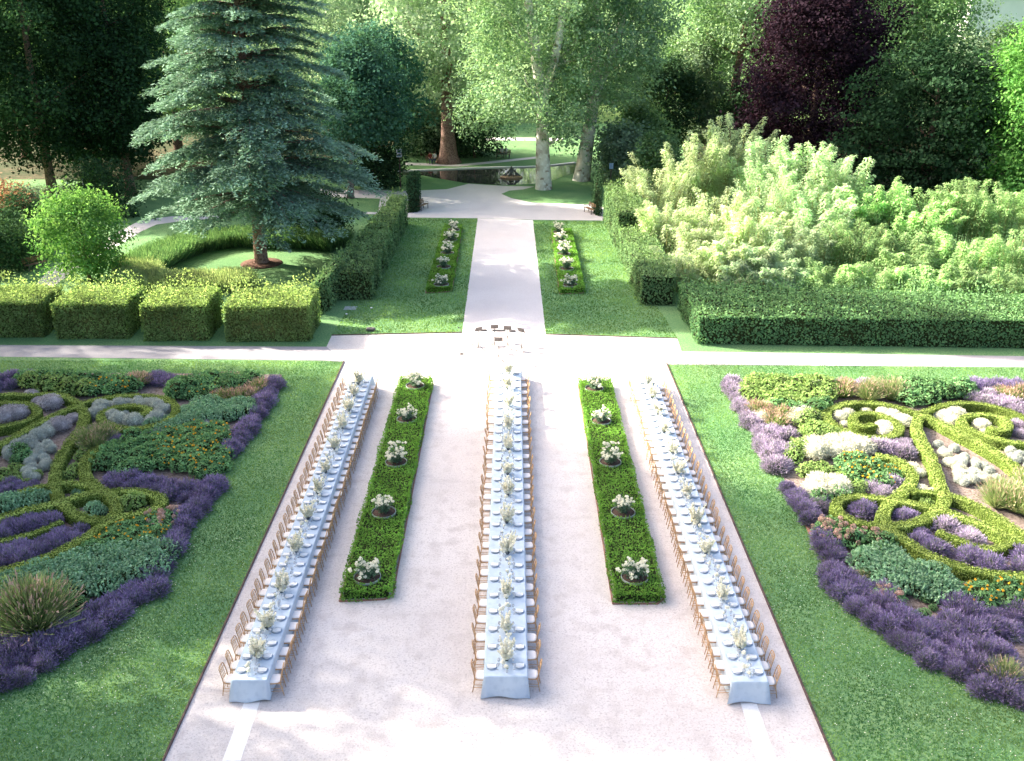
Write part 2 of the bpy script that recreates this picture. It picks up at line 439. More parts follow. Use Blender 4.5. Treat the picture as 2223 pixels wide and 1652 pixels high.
def sheet(name, pts, z, mat, kind='structure'):
    g = Geo([mat])
    p = [(q[0], q[1], z) for q in pts]
    a = sum(p[i - 1][0] * p[i][1] - p[i][0] * p[i - 1][1] for i in range(len(p)))
    if a < 0: p = p[::-1]
    bm = bmesh.new()
    f = bm.faces.new([bm.verts.new(q) for q in p])
    bmesh.ops.triangulate(bm, faces=[f])
    me = bpy.data.meshes.new(name)
    bm.to_mesh(me); bm.free()
    me.materials.append(M[mat])
    o = mk(name, me)
    if kind: o["kind"] = kind
    return o

def spline(pts, step=.15, closed=False):
    P = np.asarray(pts, float); n = len(P); out = []
    for i in range(n if closed else n - 1):
        if closed: a, b, c, d = P[(i - 1) % n], P[i], P[(i + 1) % n], P[(i + 2) % n]
        else: a, b, c, d = P[max(i - 1, 0)], P[i], P[i + 1], P[min(i + 2, n - 1)]
        k = max(2, int(np.linalg.norm(c - b) / step))
        for t in np.linspace(0, 1, k, endpoint=False):
            out.append(.5 * ((2 * b) + (c - a) * t + (2 * a - 5 * b + 4 * c - d) * t * t + (3 * b - a - 3 * c + d) * t ** 3))
    if not closed: out.append(P[-1])
    return np.array(out)

def along(pts, spacing):
    """points evenly spaced along a polyline"""
    P = np.asarray(pts, float); seg = np.linalg.norm(np.diff(P, axis=0), axis=1); c = np.concatenate([[0], np.cumsum(seg)])
    n = max(1, int(c[-1] / spacing))
    t = np.linspace(0, c[-1], n + 1)
    return np.stack([np.interp(t, c, P[:, k]) for k in range(P.shape[1])], axis=1)

def inside(px, py, poly):
    poly = np.asarray(poly)[:, :2]; r = np.zeros(len(px), bool); j = len(poly) - 1
    for i in range(len(poly)):
        xi, yi = poly[i]; xj, yj = poly[j]
        c = ((yi > py) != (yj > py)) & (px < (xj - xi) * (py - yi) / (yj - yi + 1e-12) + xi)
        r ^= c; j = i
    return r

# ------------------------------------------------------------------ plants made of leaf faces
def clip_hedge(name, quad, h, leaf, dens=110, size=.13, shag=.25, shag_n=.35, holes=(), thick=.12, core='core', toph=None):
    """clipped block hedge on four ground corners (counter-clockwise): dark core under a skin of leaf faces"""
    Q = [np.array([q[0], q[1], 0.0]) for q in quad]
    H = [h] * 4 if toph is None else toph
    cen = sum(Q) / 4
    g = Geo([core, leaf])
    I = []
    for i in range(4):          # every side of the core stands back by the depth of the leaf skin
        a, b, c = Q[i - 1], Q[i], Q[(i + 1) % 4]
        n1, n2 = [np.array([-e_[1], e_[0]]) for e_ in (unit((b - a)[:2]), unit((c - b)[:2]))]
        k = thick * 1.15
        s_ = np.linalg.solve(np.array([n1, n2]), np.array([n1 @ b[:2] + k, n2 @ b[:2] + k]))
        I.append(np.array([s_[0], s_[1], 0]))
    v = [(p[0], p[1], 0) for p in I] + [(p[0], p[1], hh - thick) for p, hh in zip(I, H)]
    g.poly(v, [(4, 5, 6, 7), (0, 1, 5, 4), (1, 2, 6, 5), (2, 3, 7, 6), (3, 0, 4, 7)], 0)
    P, N, T = [], [], []
    for i in range(4):
        a, b = Q[i], Q[(i + 1) % 4]
        e = b - a; ln = np.linalg.norm(e); nrm = np.array([e[1], -e[0], 0]) / ln
        hh = (H[i] + H[(i + 1) % 4]) / 2
        n = int(ln * hh * dens)
        u, z = rng.random(n), rng.random(n)
        wob = .05 * np.sin(u * ln * 2.1 + i) + .04 * np.sin(z * 7 + u * ln)
        p = a + e * u[:, None] - nrm * (rng.random(n)[:, None] * thick - wob[:, None]); p[:, 2] = z * (H[i] + (H[(i + 1) % 4] - H[i]) * u)
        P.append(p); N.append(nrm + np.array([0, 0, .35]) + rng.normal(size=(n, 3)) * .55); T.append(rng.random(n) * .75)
    area = .5 * (np.linalg.norm(np.cross(Q[1] - Q[0], Q[2] - Q[0])) + np.linalg.norm(np.cross(Q[2] - Q[0], Q[3] - Q[0])))
    n = int(area * dens)
    u, t = rng.random(n)[:, None], rng.random(n)[:, None]
    B = lambda A: (A[0] * (1 - u) + A[1] * u) * (1 - t) + (A[3] * (1 - u) + A[2] * u) * t
    p = B(Q); p[:, 2] = B([np.array([x]) for x in H])[:, 0] - rng.random(n) * thick + .04 * np.sin(p[:, 0] * 3.1) * np.cos(p[:, 1] * 2.7)
    for hx, hy, hr in holes:
        keep = (p[:, 0] - hx) ** 2 + (p[:, 1] - hy) ** 2 > hr ** 2
        p = p[keep]
    n = len(p)
    P.append(p); N.append(np.array([0, 0, 1.]) + rng.normal(size=(n, 3)) * .55); T.append(.25 + rng.random(n) * .75)  # top leaves lighter than the sides, light from above put into the tint
    if shag > 0:
        k = int(n * shag_n); q = p[rng.integers(0, n, k)].copy()
        lump = .5 + .5 * np.sin(q[:, 0] * 1.7 + q[:, 1] * .9) * np.sin(q[:, 1] * 1.3 + 1)
        q[:, 2] += rng.random(k) ** 1.5 * shag * (.4 + lump)
        P.append(q); N.append(rng.normal(size=(k, 3)) + np.array([0, -.3, .4])); T.append(.45 + rng.random(k) * .55)  # sprigs lighter still, their backlit glow put into the tint
    P, N, T = np.concatenate(P), np.concatenate(N), np.concatenate(T)
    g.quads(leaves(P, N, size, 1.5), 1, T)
    return mk(name, g.mesh(name))

def ribbon_hedge(name, path, width, height, leaf, dens=430, size=.062, closed=False):
    """low clipped edging that follows a curve"""
    P = spline(path, .18, closed); P[:, 2] = 0
    T = unit(np.gradient(P, axis=0)); S = np.stack([-T[:, 1], T[:, 0], 0 * T[:, 0]], axis=1)
    wv = width * .5 * (1 + .10 * np.sin(np.arange(len(P)) * .9) * np.sin(np.arange(len(P)) * .31))
    prof = [(-1, 0), (-1.0, .8), (-.75, .97), (.75, .97), (1.0, .8), (1, 0)]
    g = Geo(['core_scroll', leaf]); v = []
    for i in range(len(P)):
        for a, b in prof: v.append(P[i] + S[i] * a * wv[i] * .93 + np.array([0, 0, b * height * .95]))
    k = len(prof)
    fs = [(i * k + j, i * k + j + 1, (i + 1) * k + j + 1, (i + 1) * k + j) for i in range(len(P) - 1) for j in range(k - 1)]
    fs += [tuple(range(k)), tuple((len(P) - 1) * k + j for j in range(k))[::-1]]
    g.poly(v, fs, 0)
    ln = np.sum(np.linalg.norm(np.diff(P, axis=0), axis=1))
    n = int(ln * (width + 2 * height) * dens)
    f = rng.random(n) * (len(P) - 1.001); i = f.astype(int); t = (f - i)[:, None]
    c = P[i] * (1 - t) + P[i + 1] * t; s = unit(S[i] * (1 - t) + S[i + 1] * t); ww = wv[i]
    q = rng.random(n) * (width + 2 * height)
    a = np.where(q < height, -1, np.where(q < height + width, (q - height) / width * 2 - 1, 1))
    z = np.where(q < height, q, np.where(q < height + width, height, q - height - width))
    top = (q >= height) & (q < height + width)
    z = z - rng.random(n) * .035 * top
    p = c + s * (a * ww)[:, None]; p[:, 2] = z
    nm = np.where(top[:, None], np.array([0, 0, 1.]) + s * (a * .4)[:, None], s * a[:, None] + np.array([0, 0, .3])) + rng.normal(size=(n, 3)) * .4
    g.quads(leaves(p, nm, size, 1.4), 1, np.where(top, .55, .05) + rng.random(n) * .42)  # light tops and dark sides put the fall of daylight into the tint
    # rounded ends
    return mk(name, g.mesh(name))

def mound_dirs(n, r, h, flat=.0):
    d = sphere_dirs(n, .02)
    return d * np.array([r, r, h]), d

def make_mound(name, kind, r=.45, h=.45, n=520):
    """one border plant; returns its main mesh object with children for blooms"""
    if kind in ('lavender', 'pale_lavender'):
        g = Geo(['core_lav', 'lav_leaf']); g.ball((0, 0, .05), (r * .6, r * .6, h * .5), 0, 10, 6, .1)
        d = sphere_dirs(n, .0); st = d * np.array([r * .55, r * .55, h * .45]) * (.8 + .3 * rng.random((n, 1)))
        ln = h * (.30 + .50 * rng.random(n)) * (1 + .25 * np.sin(d[:, 0] * 5 + r * 9) * np.sin(d[:, 1] * 6))
        dd = unit(d * np.array([.75, .75, .8]) + np.array([0, 0, .35]) + rng.normal(size=(n, 3)) * .24)
        g.quads(spikes(st, dd, ln * .8, .018), 1, rng.random(n))
        q = sphere_dirs(n // 2, -.1); g.quads(leaves(q * np.array([r * .72, r * .72, h * .58]) + np.array([0, 0, .04]), q + rng.normal(size=(len(q), 3)) * .6, .075, 2.4), 1, rng.random(len(q)))
        root = mk(name, g.mesh(name))
        b = Geo(['lav_bloom' if kind == 'lavender' else 'lav_pale'])
        tp = st + dd * (ln * .7)[:, None]
        kp = rng.random(n) < .8; b.quads(spikes(tp, dd + rng.normal(size=(n, 3)) * .2, .095, .024)[kp], 0, (rng.random(n) * .75 + .25 * d[:, 2])[kp])
        k = n // 2; q = rng.integers(0, n, k)
        b.quads(spikes(tp[q] - dd[q] * .06, dd[q] + rng.normal(size=(k, 3)) * .5, .07, .024), 0, rng.random(k) * .8)
        mk('blossom', b.mesh('blossom'), root)
    elif kind in ('silver', 'grey_bloom', 'cream'):
        g = Geo([kind, kind]); g.ball((0, 0, h * .45), (r * .80, r * .80, h * .47), 0, 12, 8, .04, .1)
        d = sphere_dirs(n, -.75)
        p = d * np.array([r, r, h * .55]) * (1.03 - .2 * rng.random((n, 1))) + np.array([0, 0, h * .47])
        hf = n // 2
        g.quads(leaves(p[:hf], d[:hf] + rng.normal(size=(hf, 3)) * .6, .05, 1.7), 1, rng.random(hf) * .7 + .25 * (d[:hf, 2] > .2))
        g.quads(spikes(p[hf:] * .97, d[hf:] + rng.normal(size=(n - hf, 3)) * .4, .075, .02), 1, rng.random(n - hf))
        root = mk(name, g.mesh(name))
    elif kind == 'teal':
        g = Geo(['core', 'teal']); g.ball((0, 0, h * .3), (r * .75, r * .75, h * .42), 0, 10, 6, .1)
        m = n // 9; d = sphere_dirs(m, .0); st = d * np.array([r * .8, r * .8, h * .55])
        dd = unit(d * np.array([.45, .45, 1]) + np.array([0, 0, .5]))
        for k in range(9):          # whorls of leaves up each stem
            p = st + dd * (h * .5 * k / 8)
            a = unit(rng.normal(size=(m, 3)) + dd * .9)
            g.quads(leaves(p + a * .03, dd * .8 + rng.normal(size=(m, 3)) * .6, .10, 2.2, axis=a), 1, .15 + .85 * (k / 8) * rng.random(m))
        root = mk(name, g.mesh(name))
    elif kind in ('bush', 'lime', 'marigold', 'allium'):
        leaf = 'bush_lime' if kind == 'lime' else 'bush'
        g = Geo(['core', leaf]); g.ball((0, 0, h * .4), (r * .75, r * .75, h * .45), 0, 10, 6, .15)
        d = sphere_dirs(n, -.35); lump = 1 + .14 * np.sin(d[:, 0] * 7 + 1) * np.sin(d[:, 1] * 6) + .1 * np.sin(d[:, 2] * 9 + d[:, 0] * 4)
        p = d * np.array([r, r, h * .6]) * (lump - .16 * rng.random(n))[:, None] + np.array([0, 0, h * .42])
        g.quads(leaves(p, d * .5 + np.array([0, 0, .5]) + rng.normal(size=(n, 3)) * .6, .11, 1.9), 1, rng.random(n) * .7 + .3 * (lump > 1.02))
        root = mk(name, g.mesh(name))
        if kind == 'marigold':
            b = Geo(['orange']); m = 6; e = sphere_dirs(m, .35); c = e * np.array([r, r, h * .62]) * 1.04 + np.array([0, 0, h * .44])
            for k in range(5): b.quads(leaves(c + rng.normal(size=(m, 3)) * .012, np.array([0, -.3, 1.]) + rng.normal(size=(m, 3)) * .5, .09, 1.2), 0, rng.random(m))
            mk('blossom', b.mesh('blossom'), root)
        if kind == 'allium':
            b = Geo(['pink']); m = 9; e = sphere_dirs(m, .25); c = e * np.array([r, r, h * .7]) + np.array([0, 0, h * .5])
            for q in c:
                f = sphere_dirs(60); b.quads(leaves(q + f * .085, f + rng.normal(size=(60, 3)) * .4, .05, 1.3), 0, rng.random(60))
            mk('blossom', b.mesh('blossom'), root)
    elif kind in ('plume', 'pinkgrass'):
        g = Geo(['straw' if kind == 'plume' else 'bush_lime'])
        d = sphere_dirs(n, .25); st = d * np.array([.12, .12, 0]); dd = unit(d * np.array([.55, .55, 1.2]))
        ln = h * (.7 + .4 * rng.random(n))
        g.quads(spikes(st, dd, ln, .022), 0, rng.random(n))
        root = mk(name, g.mesh(name))
        b = Geo(['pink']); k = n // (4 if kind == 'plume' else 2)
        tp = st[:k] + dd[:k] * (ln[:k] * .9)[:, None]
        b.quads(spikes(tp, dd[:k] + rng.normal(size=(k, 3)) * .25, .13, .035), 0, rng.random(k))
        mk('blossom', b.mesh('blossom'), root)
    return root

# ------------------------------------------------------------------ trees
def crown_mesh(name, leaf, lobes, total, size, cl=13, spread=.34, asp=1.5, droop=0.0, flat=.75):
    g = Geo([leaf]); lobes = np.asarray(lobes, float)
    a = lobes[:, 3] * lobes[:, 4]; per = np.maximum(4, (a / a.sum() * total / cl / 2.2)).astype(int)
    P, N, T, Z = [], [], [], []
    for L, k in zip(lobes, per):
        d = sphere_dirs(k, -.8)
        k = len(d)
        c = L[:3] + d * L[3:6] * (.55 + .5 * rng.random((k, 1)) ** .6)
        m = int(cl * 2.2)
        tint = np.repeat(rng.random(k), m) * .55 + rng.random(k * m) * .45
        c2 = np.repeat(c, m, axis=0); dd = np.repeat(d, m, axis=0)
        off = rng.normal(size=(k * m, 3)) * np.array([1, 1, flat]) * (spread * np.repeat(.7 + .7 * rng.random(k), m))[:, None]
        off[:, 2] -= droop * (off[:, 0] ** 2 + off[:, 1] ** 2)
        P.append(c2 + off); N.append(dd * .45 + np.array([0, 0, .55]) + rng.normal(size=(k * m, 3)) * .6); T.append(tint)
        Z.append(size * np.repeat(.62 + .8 * rng.random(k), m) * (.75 + .5 * rng.random(k * m)))
    g.quads(leaves(np.concatenate(P), np.concatenate(N), np.concatenate(Z), asp), 0, np.concatenate(T))
    return g.mesh(name)

def lobes_for(z0, z1, rx, ry, n, shape='round', rl=.30, seed=0, cx=0, cy=0):
    r_ = np.random.default_rng(seed); out = []
    for i in range(n):
        f = (i + r_.random()) / n
        if shape == 'round': prof = (1 - abs(2 * f - 1) ** 2.2) ** .5
        elif shape == 'egg': prof = (1 - abs((f - .4) / (.6 if f > .4 else .5)) ** 2.3) ** .5
        elif shape == 'column': prof = min(1, .6 + f * 2) * min(1, (1 - f) * 3 + .35)
        else: prof = 1 - f * .85
        a = i * 2.4 + r_.random() * .8; q = (r_.random() ** .5) * .85
        if i % 4: q = max(q, .55)
        s = rl * (.7 + .6 * r_.random())
        out.append((cx + math.cos(a) * rx * prof * q, cy + math.sin(a) * ry * prof * q, z0 + (z1 - z0) * f, rx * s, ry * s, (rx + ry) * .5 * s * .8))
    return out

def trunk_geo(bark, r, z1, lobes, nl=9, lean=(0, 0), flare=1.5, fork=None, seed=0, base=(0, 0), wob=.25):
    r_ = np.random.default_rng(seed); g = Geo([bark])
    zs = np.linspace(0, z1, 9); pts = []; rad = []
    for i, z in enumerate(zs):
        f = z / z1
        pts.append((base[0] + lean[0] * f + r_.normal() * wob * .3 * f, base[1] + lean[1] * f + r_.normal() * wob * .3 * f, z - (.15 if i == 0 else 0)))
        rad.append(r * (flare if i == 0 else 1 + (flare - 1) * math.exp(-z / (r * 1.6))) * (1 - .72 * f))
    # extra ring for the root flare
    pts.insert(1, tuple(np.array(pts[0]) * .7 + np.array(pts[1]) * .3)); rad.insert(1, r * (1 + (flare - 1) * .35))
    g.tube(pts, rad, 12)
    big = sorted(lobes, key=lambda L: -L[3])[:nl]
    for L in big:
        zc = max(z1 * .28, min(z1 * .9, L[2] - 1.2 - .5 * math.hypot(L[0], L[1])))
        f = zc / z1
        a = np.array([base[0] + lean[0] * f, base[1] + lean[1] * f, zc]); b = np.array(L[:3])
        mid = a * .5 + b * .5 + np.array([0, 0, -.08 * np.linalg.norm(b - a)]) + r_.normal(size=3) * .25
        rr = r * (1 - .72 * f) * .55
        g.tube([a, a * .7 + mid * .3, mid, b * .65 + mid * .35, b], [rr, rr * .85, rr * .6, rr * .4, rr * .12], 7)
    return g

def tree(name, base, leaf, bark, z0, z1, rx, ry, n_l, total, size, tr, label, cat='tree', group=None, shape='round', rl=.3, seed=1,
         lean=(0, 0), nl=9, spread=.5, flare=1.5, droop=0.0, cx=0, cy=0, lobes=None, asp=1.5, rz=0, flat=.75):
    root = empty(name, base, rz)
    tag(root, label, cat, group)
    L = lobes or lobes_for(z0, z1, rx, ry, n_l, shape, rl, seed, cx, cy)
    mk('trunk', trunk_geo(bark, tr, z0 + (z1 - z0) * .8, L, nl, lean, flare, seed=seed).mesh('trunk'), root)
    mk('crown', crown_mesh('crown', leaf, L, total, size, spread=spread, droop=droop, asp=asp, flat=flat), root)
    return root

# positions (x, y, scale) of unseen west trees, heights and gaps set for shade
SHADE = [(-46, 49.3, (.94, .94, 1.3)), (-43, 26.2, (.95, .95, 1.3)), (-62, 55.8, (.96, .96, 1.6)), (-62, 33.8, (.95, .95, 1.6)), (-80, 63.1, (.95, .95, 1.9)), (-80, 40.2, (.95, .95, 1.9)), (-44, 5.2, (.95, .95, 1.3)), (-98, 69.2, (.95, .95, 2.1)), (-98, 46.8, (.95, .95, 2.1))]

# ------------------------------------------------------------------ ground sheets
def pl(fn, pts): return [fn(x, y) for x, y in pts]
def plan(x, y): return G(x, y)

sheet('ground', [(-1500, -300), (1500, -300), (1500, 2500), (-1500, 2500)], 0, 'lawn')
sheet('woodland_ground', [(-400, 108), (-33, 104), (-22, 118), (-15, 128), (-14, 170), (-400, 170)], .004, 'wood_floor')
sheet('woodland_ground', [(20, 112), (34, 88), (120, 84), (300, 90), (300, 150), (25, 150)], .004, 'wood_floor')
sheet('far_lawn', [(-30, 150), (60, 150), (200, 400), (-200, 400)], .005, 'lawn_far')

cl0, cl1, cr0, cr1 = G(747, 785), G(355, 1652), G(1447, 790), G(1810, 1652)
dl, dr = (cl1 - cl0), (cr1 - cr0)
cl2, cr2 = cl1 + dl * .6, cr1 + dr * .6
court = [cl2, cl0, G(707, 757), G(720, 729), G(1004, 723), G(1184, 726), G(1470, 735), G(1480, 765), cr0, cr2]
sheet('gravel_court', court, .008, 'gravel')
sheet('central_path', pl(plan, [(1003, 724), (1037, 474), (1157, 478), (1185, 727)]), .012, 'path')
sheet('cross_path', pl(plan, [(-60, 749), (709, 753), (747, 786), (700, 783), (-60, 774)]), .012, 'path_shaded')
sheet('cross_path', pl(plan, [(1478, 763), (2330, 775), (2330, 798), (1446, 792)]), .012, 'path_shaded')
sheet('plaza', pl(ZE, [(-90, 836), (330, 845), (510, 865), (960, 870), (1310, 880), (1760, 885), (1775, 800), (1690, 785), (1300, 770), (1170, 742), (1108, 715), (1160, 694), (1250, 686), (1320, 668),
                       (1110, 664), (900, 650), (760, 685), (600, 692), (440, 698), (370, 690), (100, 690), (-90, 678)]), .008, 'path')
sheet('lawn', pl(ZE, [(-95, 728), (100, 738), (335, 745), (318, 832), (-95, 826)]), .014, 'lawn')
sheet('garden_path', pl(ZL, [(180, 830), (300, 690), (500, 560), (760, 430), (900, 360), (1100, 335), (1400, 330), (1400, 352), (1220, 357), (1000, 387), (900, 432), (800, 497), (560, 625), (380, 752), (285, 835)]), .010, 'path')
sheet('far_path', pl(ZE, [(480, 514), (830, 527), (1080, 503), (1340, 476), (1340, 488), (1090, 516), (830, 541), (480, 530)]), .012, 'path')
sheet('far_path', pl(ZE, [(1000, 355), (1500, 358), (1500, 376), (1000, 372)]), .012, 'path')
pond = pl(ZE, [(380, 578), (640, 568), (1000, 554), (1340, 546), (1580, 522), (1640, 545), (1600, 575), (1510, 600), (1430, 632), (1320, 652), (1110, 660), (870, 645), (720, 618), (600, 596), (440, 596)])
sheet('water', pond, .016, 'water')
def strip(name, path, wid, h, mat, z0=0.0):
    P = np.asarray(path, float); P[:, 2] = 0
    T = unit(np.gradient(P, axis=0)); S = np.stack([-T[:, 1], T[:, 0], 0 * T[:, 0]], axis=1) * wid * .5
    g = Geo([mat]); v = []
    for p, s in zip(P, S): v += [p - s, p - s + [0, 0, h], p + s + [0, 0, h], p + s]
    fs = [(i * 4 + j, i * 4 + 4 + j, i * 4 + 4 + (j + 1) % 4, i * 4 + (j + 1) % 4) for i in range(len(P) - 1) for j in range(3)]
    fs += [(3, 2, 1, 0), tuple(len(P) * 4 - 4 + j for j in range(4))]
    g.poly(np.array(v) + [0, 0, z0], fs, 0)
    return mk(name, g.mesh(name))
tag(strip('pond_kerb', spline(pl(ZE, [(380, 574), (640, 564), (1000, 550), (1340, 542), (1580, 518)]), .5), .45, .12, 'slab'), 'pale stone kerb along the far edge of the pond', 'kerb')
sheet('paving_strip', pl(plan, [(483, 1652), (522, 1652), (1006 - 186, 756), (1006 - 191, 756)]), .012, 'slab')
sheet('paving_strip', pl(plan, [(1647, 1652), (1686, 1652), (1373, 760), (1367, 760)]), .012, 'slab')
for o_, q in (('left', [G(747, 785), G(355, 1652) + dl * .3]), ('right', [G(1447, 790), G(1810, 1652) + dr * .3])):
    tag(strip('lawn_edging', along(q, 1.0), .05, .07, 'steel_edge'), f'thin dark metal edging between the gravel court and the {o_} lawn', 'lawn edging')
tag(strip('lawn_edging', along([G(720, 728), G(1004, 722)], 1.0), .05, .05, 'steel_edge'), 'thin dark edging at the foot of the lawn left of the central path', 'lawn edging')
tag(strip('lawn_edging', along([G(1184, 726), G(1470, 735)], 1.0), .05, .05, 'steel_edge'), 'thin dark edging at the foot of the lawn right of the central path', 'lawn edging')

# planted beds -----------------------------------------------------------------------------------------
bedL = pl(ZA, [(-400, 300), (20, 290), (900, 290), (1800, 300), (1770, 370), (1660, 580), (1500, 815), (1420, 900), (1400, 990), (1330, 1090), (1210, 1270), (1110, 1450), (1000, 1600)]) + \
       pl(ZC, [(960, 560), (830, 665), (680, 745), (560, 830), (440, 925), (300, 1010), (150, 1090), (0, 1150), (-400, 1290)])
bedR = pl(ZB, [(335, 200), (900, 215), (1500, 215), (2700, 240), (2700, 1700)]) + pl(ZD, [(2700, 1420), (2222, 1280), (2000, 1190), (1830, 1120), (1700, 1050), (1530, 940), (1370, 820), (1250, 730), (1110, 640), (1060, 560), (950, 350), (860, 180), (820, 110)]) + \
       pl(ZB, [(710, 900), (690, 830), (600, 760), (500, 540), (440, 440), (380, 330)])
sheet('left_flower_bed_soil', bedL, .010, 'soil')
sheet('right_flower_bed_soil', bedR, .010, 'soil')
tag(strip('bed_edging', along(pl(ZC, [(980, 530), (830, 668), (680, 750), (560, 835), (440, 930), (300, 1015), (150, 1095), (0, 1158), (-200, 1230)]), .5), .16, .05, 'brick'), 'red brick edging along the curved corner of the left flower bed', 'bed edging')
tag(strip('bed_edging', along(pl(ZD, [(2300, 1300), (2000, 1200), (1830, 1130), (1700, 1060), (1530, 950), (1370, 830), (1250, 740), (1100, 640), (1050, 560), (940, 350), (850, 180), (815, 110)]), .5), .16, .05, 'brick'), 'red brick edging along the curved corner of the right flower bed', 'bed edging')

# turf blades and daisies on the two long lawns beside the court -----------------------------------------
lawnL = [cl2, cl0, G(-60, 780), G(-60, 1652) * np.array([1, .9, 1])]
lawnR = [cr2, cr0, G(2300, 800), G(2300, 1652) * np.array([1, .9, 1])]
def turf(poly, bed, n, zfar):
    x = np.array([p[0] for p in poly]); y = np.array([p[1] for p in poly])
    P = np.stack([rng.uniform(x.min(), x.max(), n), 17 + (zfar - 17) * rng.random(n) ** 1.25, np.zeros(n)], axis=1)
    return P[inside(P[:, 0], P[:, 1], poly) & ~inside(P[:, 0], P[:, 1], bed)]
g = Geo(['turf'])
for poly, bed in ((lawnL, bedL), (lawnR, bedR)):
    P = turf(poly, bed, 260000, 50)
    a, b = (cl0, cl1) if poly is lawnL else (cr0, cr1)
    e = unit(b - a); dist = np.abs((P[:, 0] - a[0]) * e[1] - (P[:, 1] - a[1]) * e[0])
    patch = np.sin(P[:, 0] * .9 + 2 * np.sin(P[:, 1] * .35)) * np.sin(P[:, 1] * .7 + 1.5 * np.sin(P[:, 0] * .4))
    mow = np.sign(np.sin(dist * 2 * math.pi / 1.3)) * .05
    tint = .42 * rng.random(len(P)) + .18 + .22 * patch + mow + .5 * np.exp(-dist / .35)
    g.quads(spikes(P, np.array([0, 0, 1.]) + rng.normal(size=(len(P), 3)) * .55, .055, .03), 0, tint)
ave = [[G(720, 727), G(1003, 723), G(1037, 475), G(885, 474)], [G(1185, 726), G(1470, 734), G(1310, 481), G(1157, 479)]]
for poly in ave:
    P = np.stack([rng.uniform(-14, 13, 110000), rng.uniform(52, 88, 110000), np.zeros(110000)], axis=1); P = P[inside(P[:, 0], P[:, 1], poly)]
    patch = np.sin(P[:, 0] * .7 + 2 * np.sin(P[:, 1] * .3)) * np.sin(P[:, 1] * .5)
    g.quads(spikes(P, np.array([0, 0, 1.]) + rng.normal(size=(len(P), 3)) * .6, .07, .06), 0, .45 * rng.random(len(P)) + .25 + .2 * patch)
tag(mk('grass', g.mesh('grass')), 'short mown turf on the lawns beside the gravel court', 'grass', kind='stuff')
g = Geo(['petal', 'orange'])
for poly, bed in ((lawnL, bedL), (lawnR, bedR)):
    P = turf(poly, bed, 5200, 33); P[:, 2] = .05
    P = P[rng.random(len(P)) < (.35 + .65 * (np.sin(P[:, 0] * .8) * np.sin(P[:, 1] * .5 + 1) > -.1))]
    g.quads(leaves(P, np.array([0, 0, 1.]) + rng.normal(size=(len(P), 3)) * .3, .030, 1.0), 0, rng.random(len(P)))
tag(mk('daisies', g.mesh('daisies')), 'tiny white daisies scattered through the lawns beside the court', 'daisies', kind='stuff')

# ------------------------------------------------------------------ long tables, chairs and settings
def make_chair():
    root = empty('ballroom_chair'); tag(root, 'gold ballroom chair', 'chair', 'gold chairs along the banquet tables')
    g = Geo(['gold']); g.box((0, 0, .435), (.40, .40, .035), 0, .012); mk('seat_frame', g.mesh('seat_frame'), root)
    g = Geo(['cushion'])
    v = []; k = 16
    for z, f in ((.452, .92), (.466, 1.0), (.492, .97), (.502, .80)):
        for j in range(k):
            a = 2 * math.pi * j / k; c, s_ = math.cos(a), math.sin(a)
            v.append((.195 * f * math.copysign(abs(c) ** .5, c) + .005, .195 * f * math.copysign(abs(s_) ** .5, s_), z))
    fs = [(i * k + j, i * k + (j + 1) % k, (i + 1) * k + (j + 1) % k, (i + 1) * k + j) for i in range(3) for j in range(k)] + [tuple(3 * k + j for j in range(k))]
    g.poly(v, fs, 0, True); mk('seat_cushion', g.mesh('seat_cushion'), root)
    g = Geo(['gold'])
    for s_ in (-1, 1): g.tube([(-.19, s_ * .185, .42), (-.215, s_ * .185, .6), (-.255, s_ * .18, .80), (-.285, s_ * .165, .90), (-.295, s_ * .12, .93)], .0155, 7)
    g.tube([(-.295, -.12, .93), (-.302, -.05, .942), (-.302, .05, .942), (-.295, .12, .93)], .016, 7)
    g.tube([(-.21, -.185, .555), (-.222, 0, .558), (-.21, .185, .555)], .012, 6)
    g.tube([(-.262, -.178, .82), (-.276, 0, .822), (-.262, .178, .82)], .012, 6)
    for y in (-.075, 0, .075): g.tube([(-.222, y, .558), (-.25, y, .70), (-.302, y, .935)], .009, 6)
    mk('backrest', g.mesh('backrest'), root)
    for sx in (1, -1):
        for s_ in (1, -1):
            g = Geo(['gold'])
            a, b = ((.175, s_ * .18, .43), (.195, s_ * .19, 0)) if sx > 0 else ((-.19, s_ * .185, .43), (-.265, s_ * .195, 0))
            g.tube([a, [(p + q) / 2 for p, q in zip(a, b)], b], [.0165, .015, .012], 7)
            mk('leg', g.mesh('leg'), root)
    g = Geo(['gold'])
    for s_ in (-1, 1):
        g.tube([(.183, s_ * .185, .26), (-.222, s_ * .19, .26)], .009, 6); g.tube([(.187, s_ * .188, .17), (-.237, s_ * .192, .17)], .009, 6)
    g.tube([(.185, -.186, .22), (.185, .186, .22)], .009, 6); g.tube([(-.23, -.19, .22), (-.23, .19, .22)], .009, 6)
    mk('stretcher', g.mesh('stretcher'), root)
    return Proto(root)
chairs = make_chair()

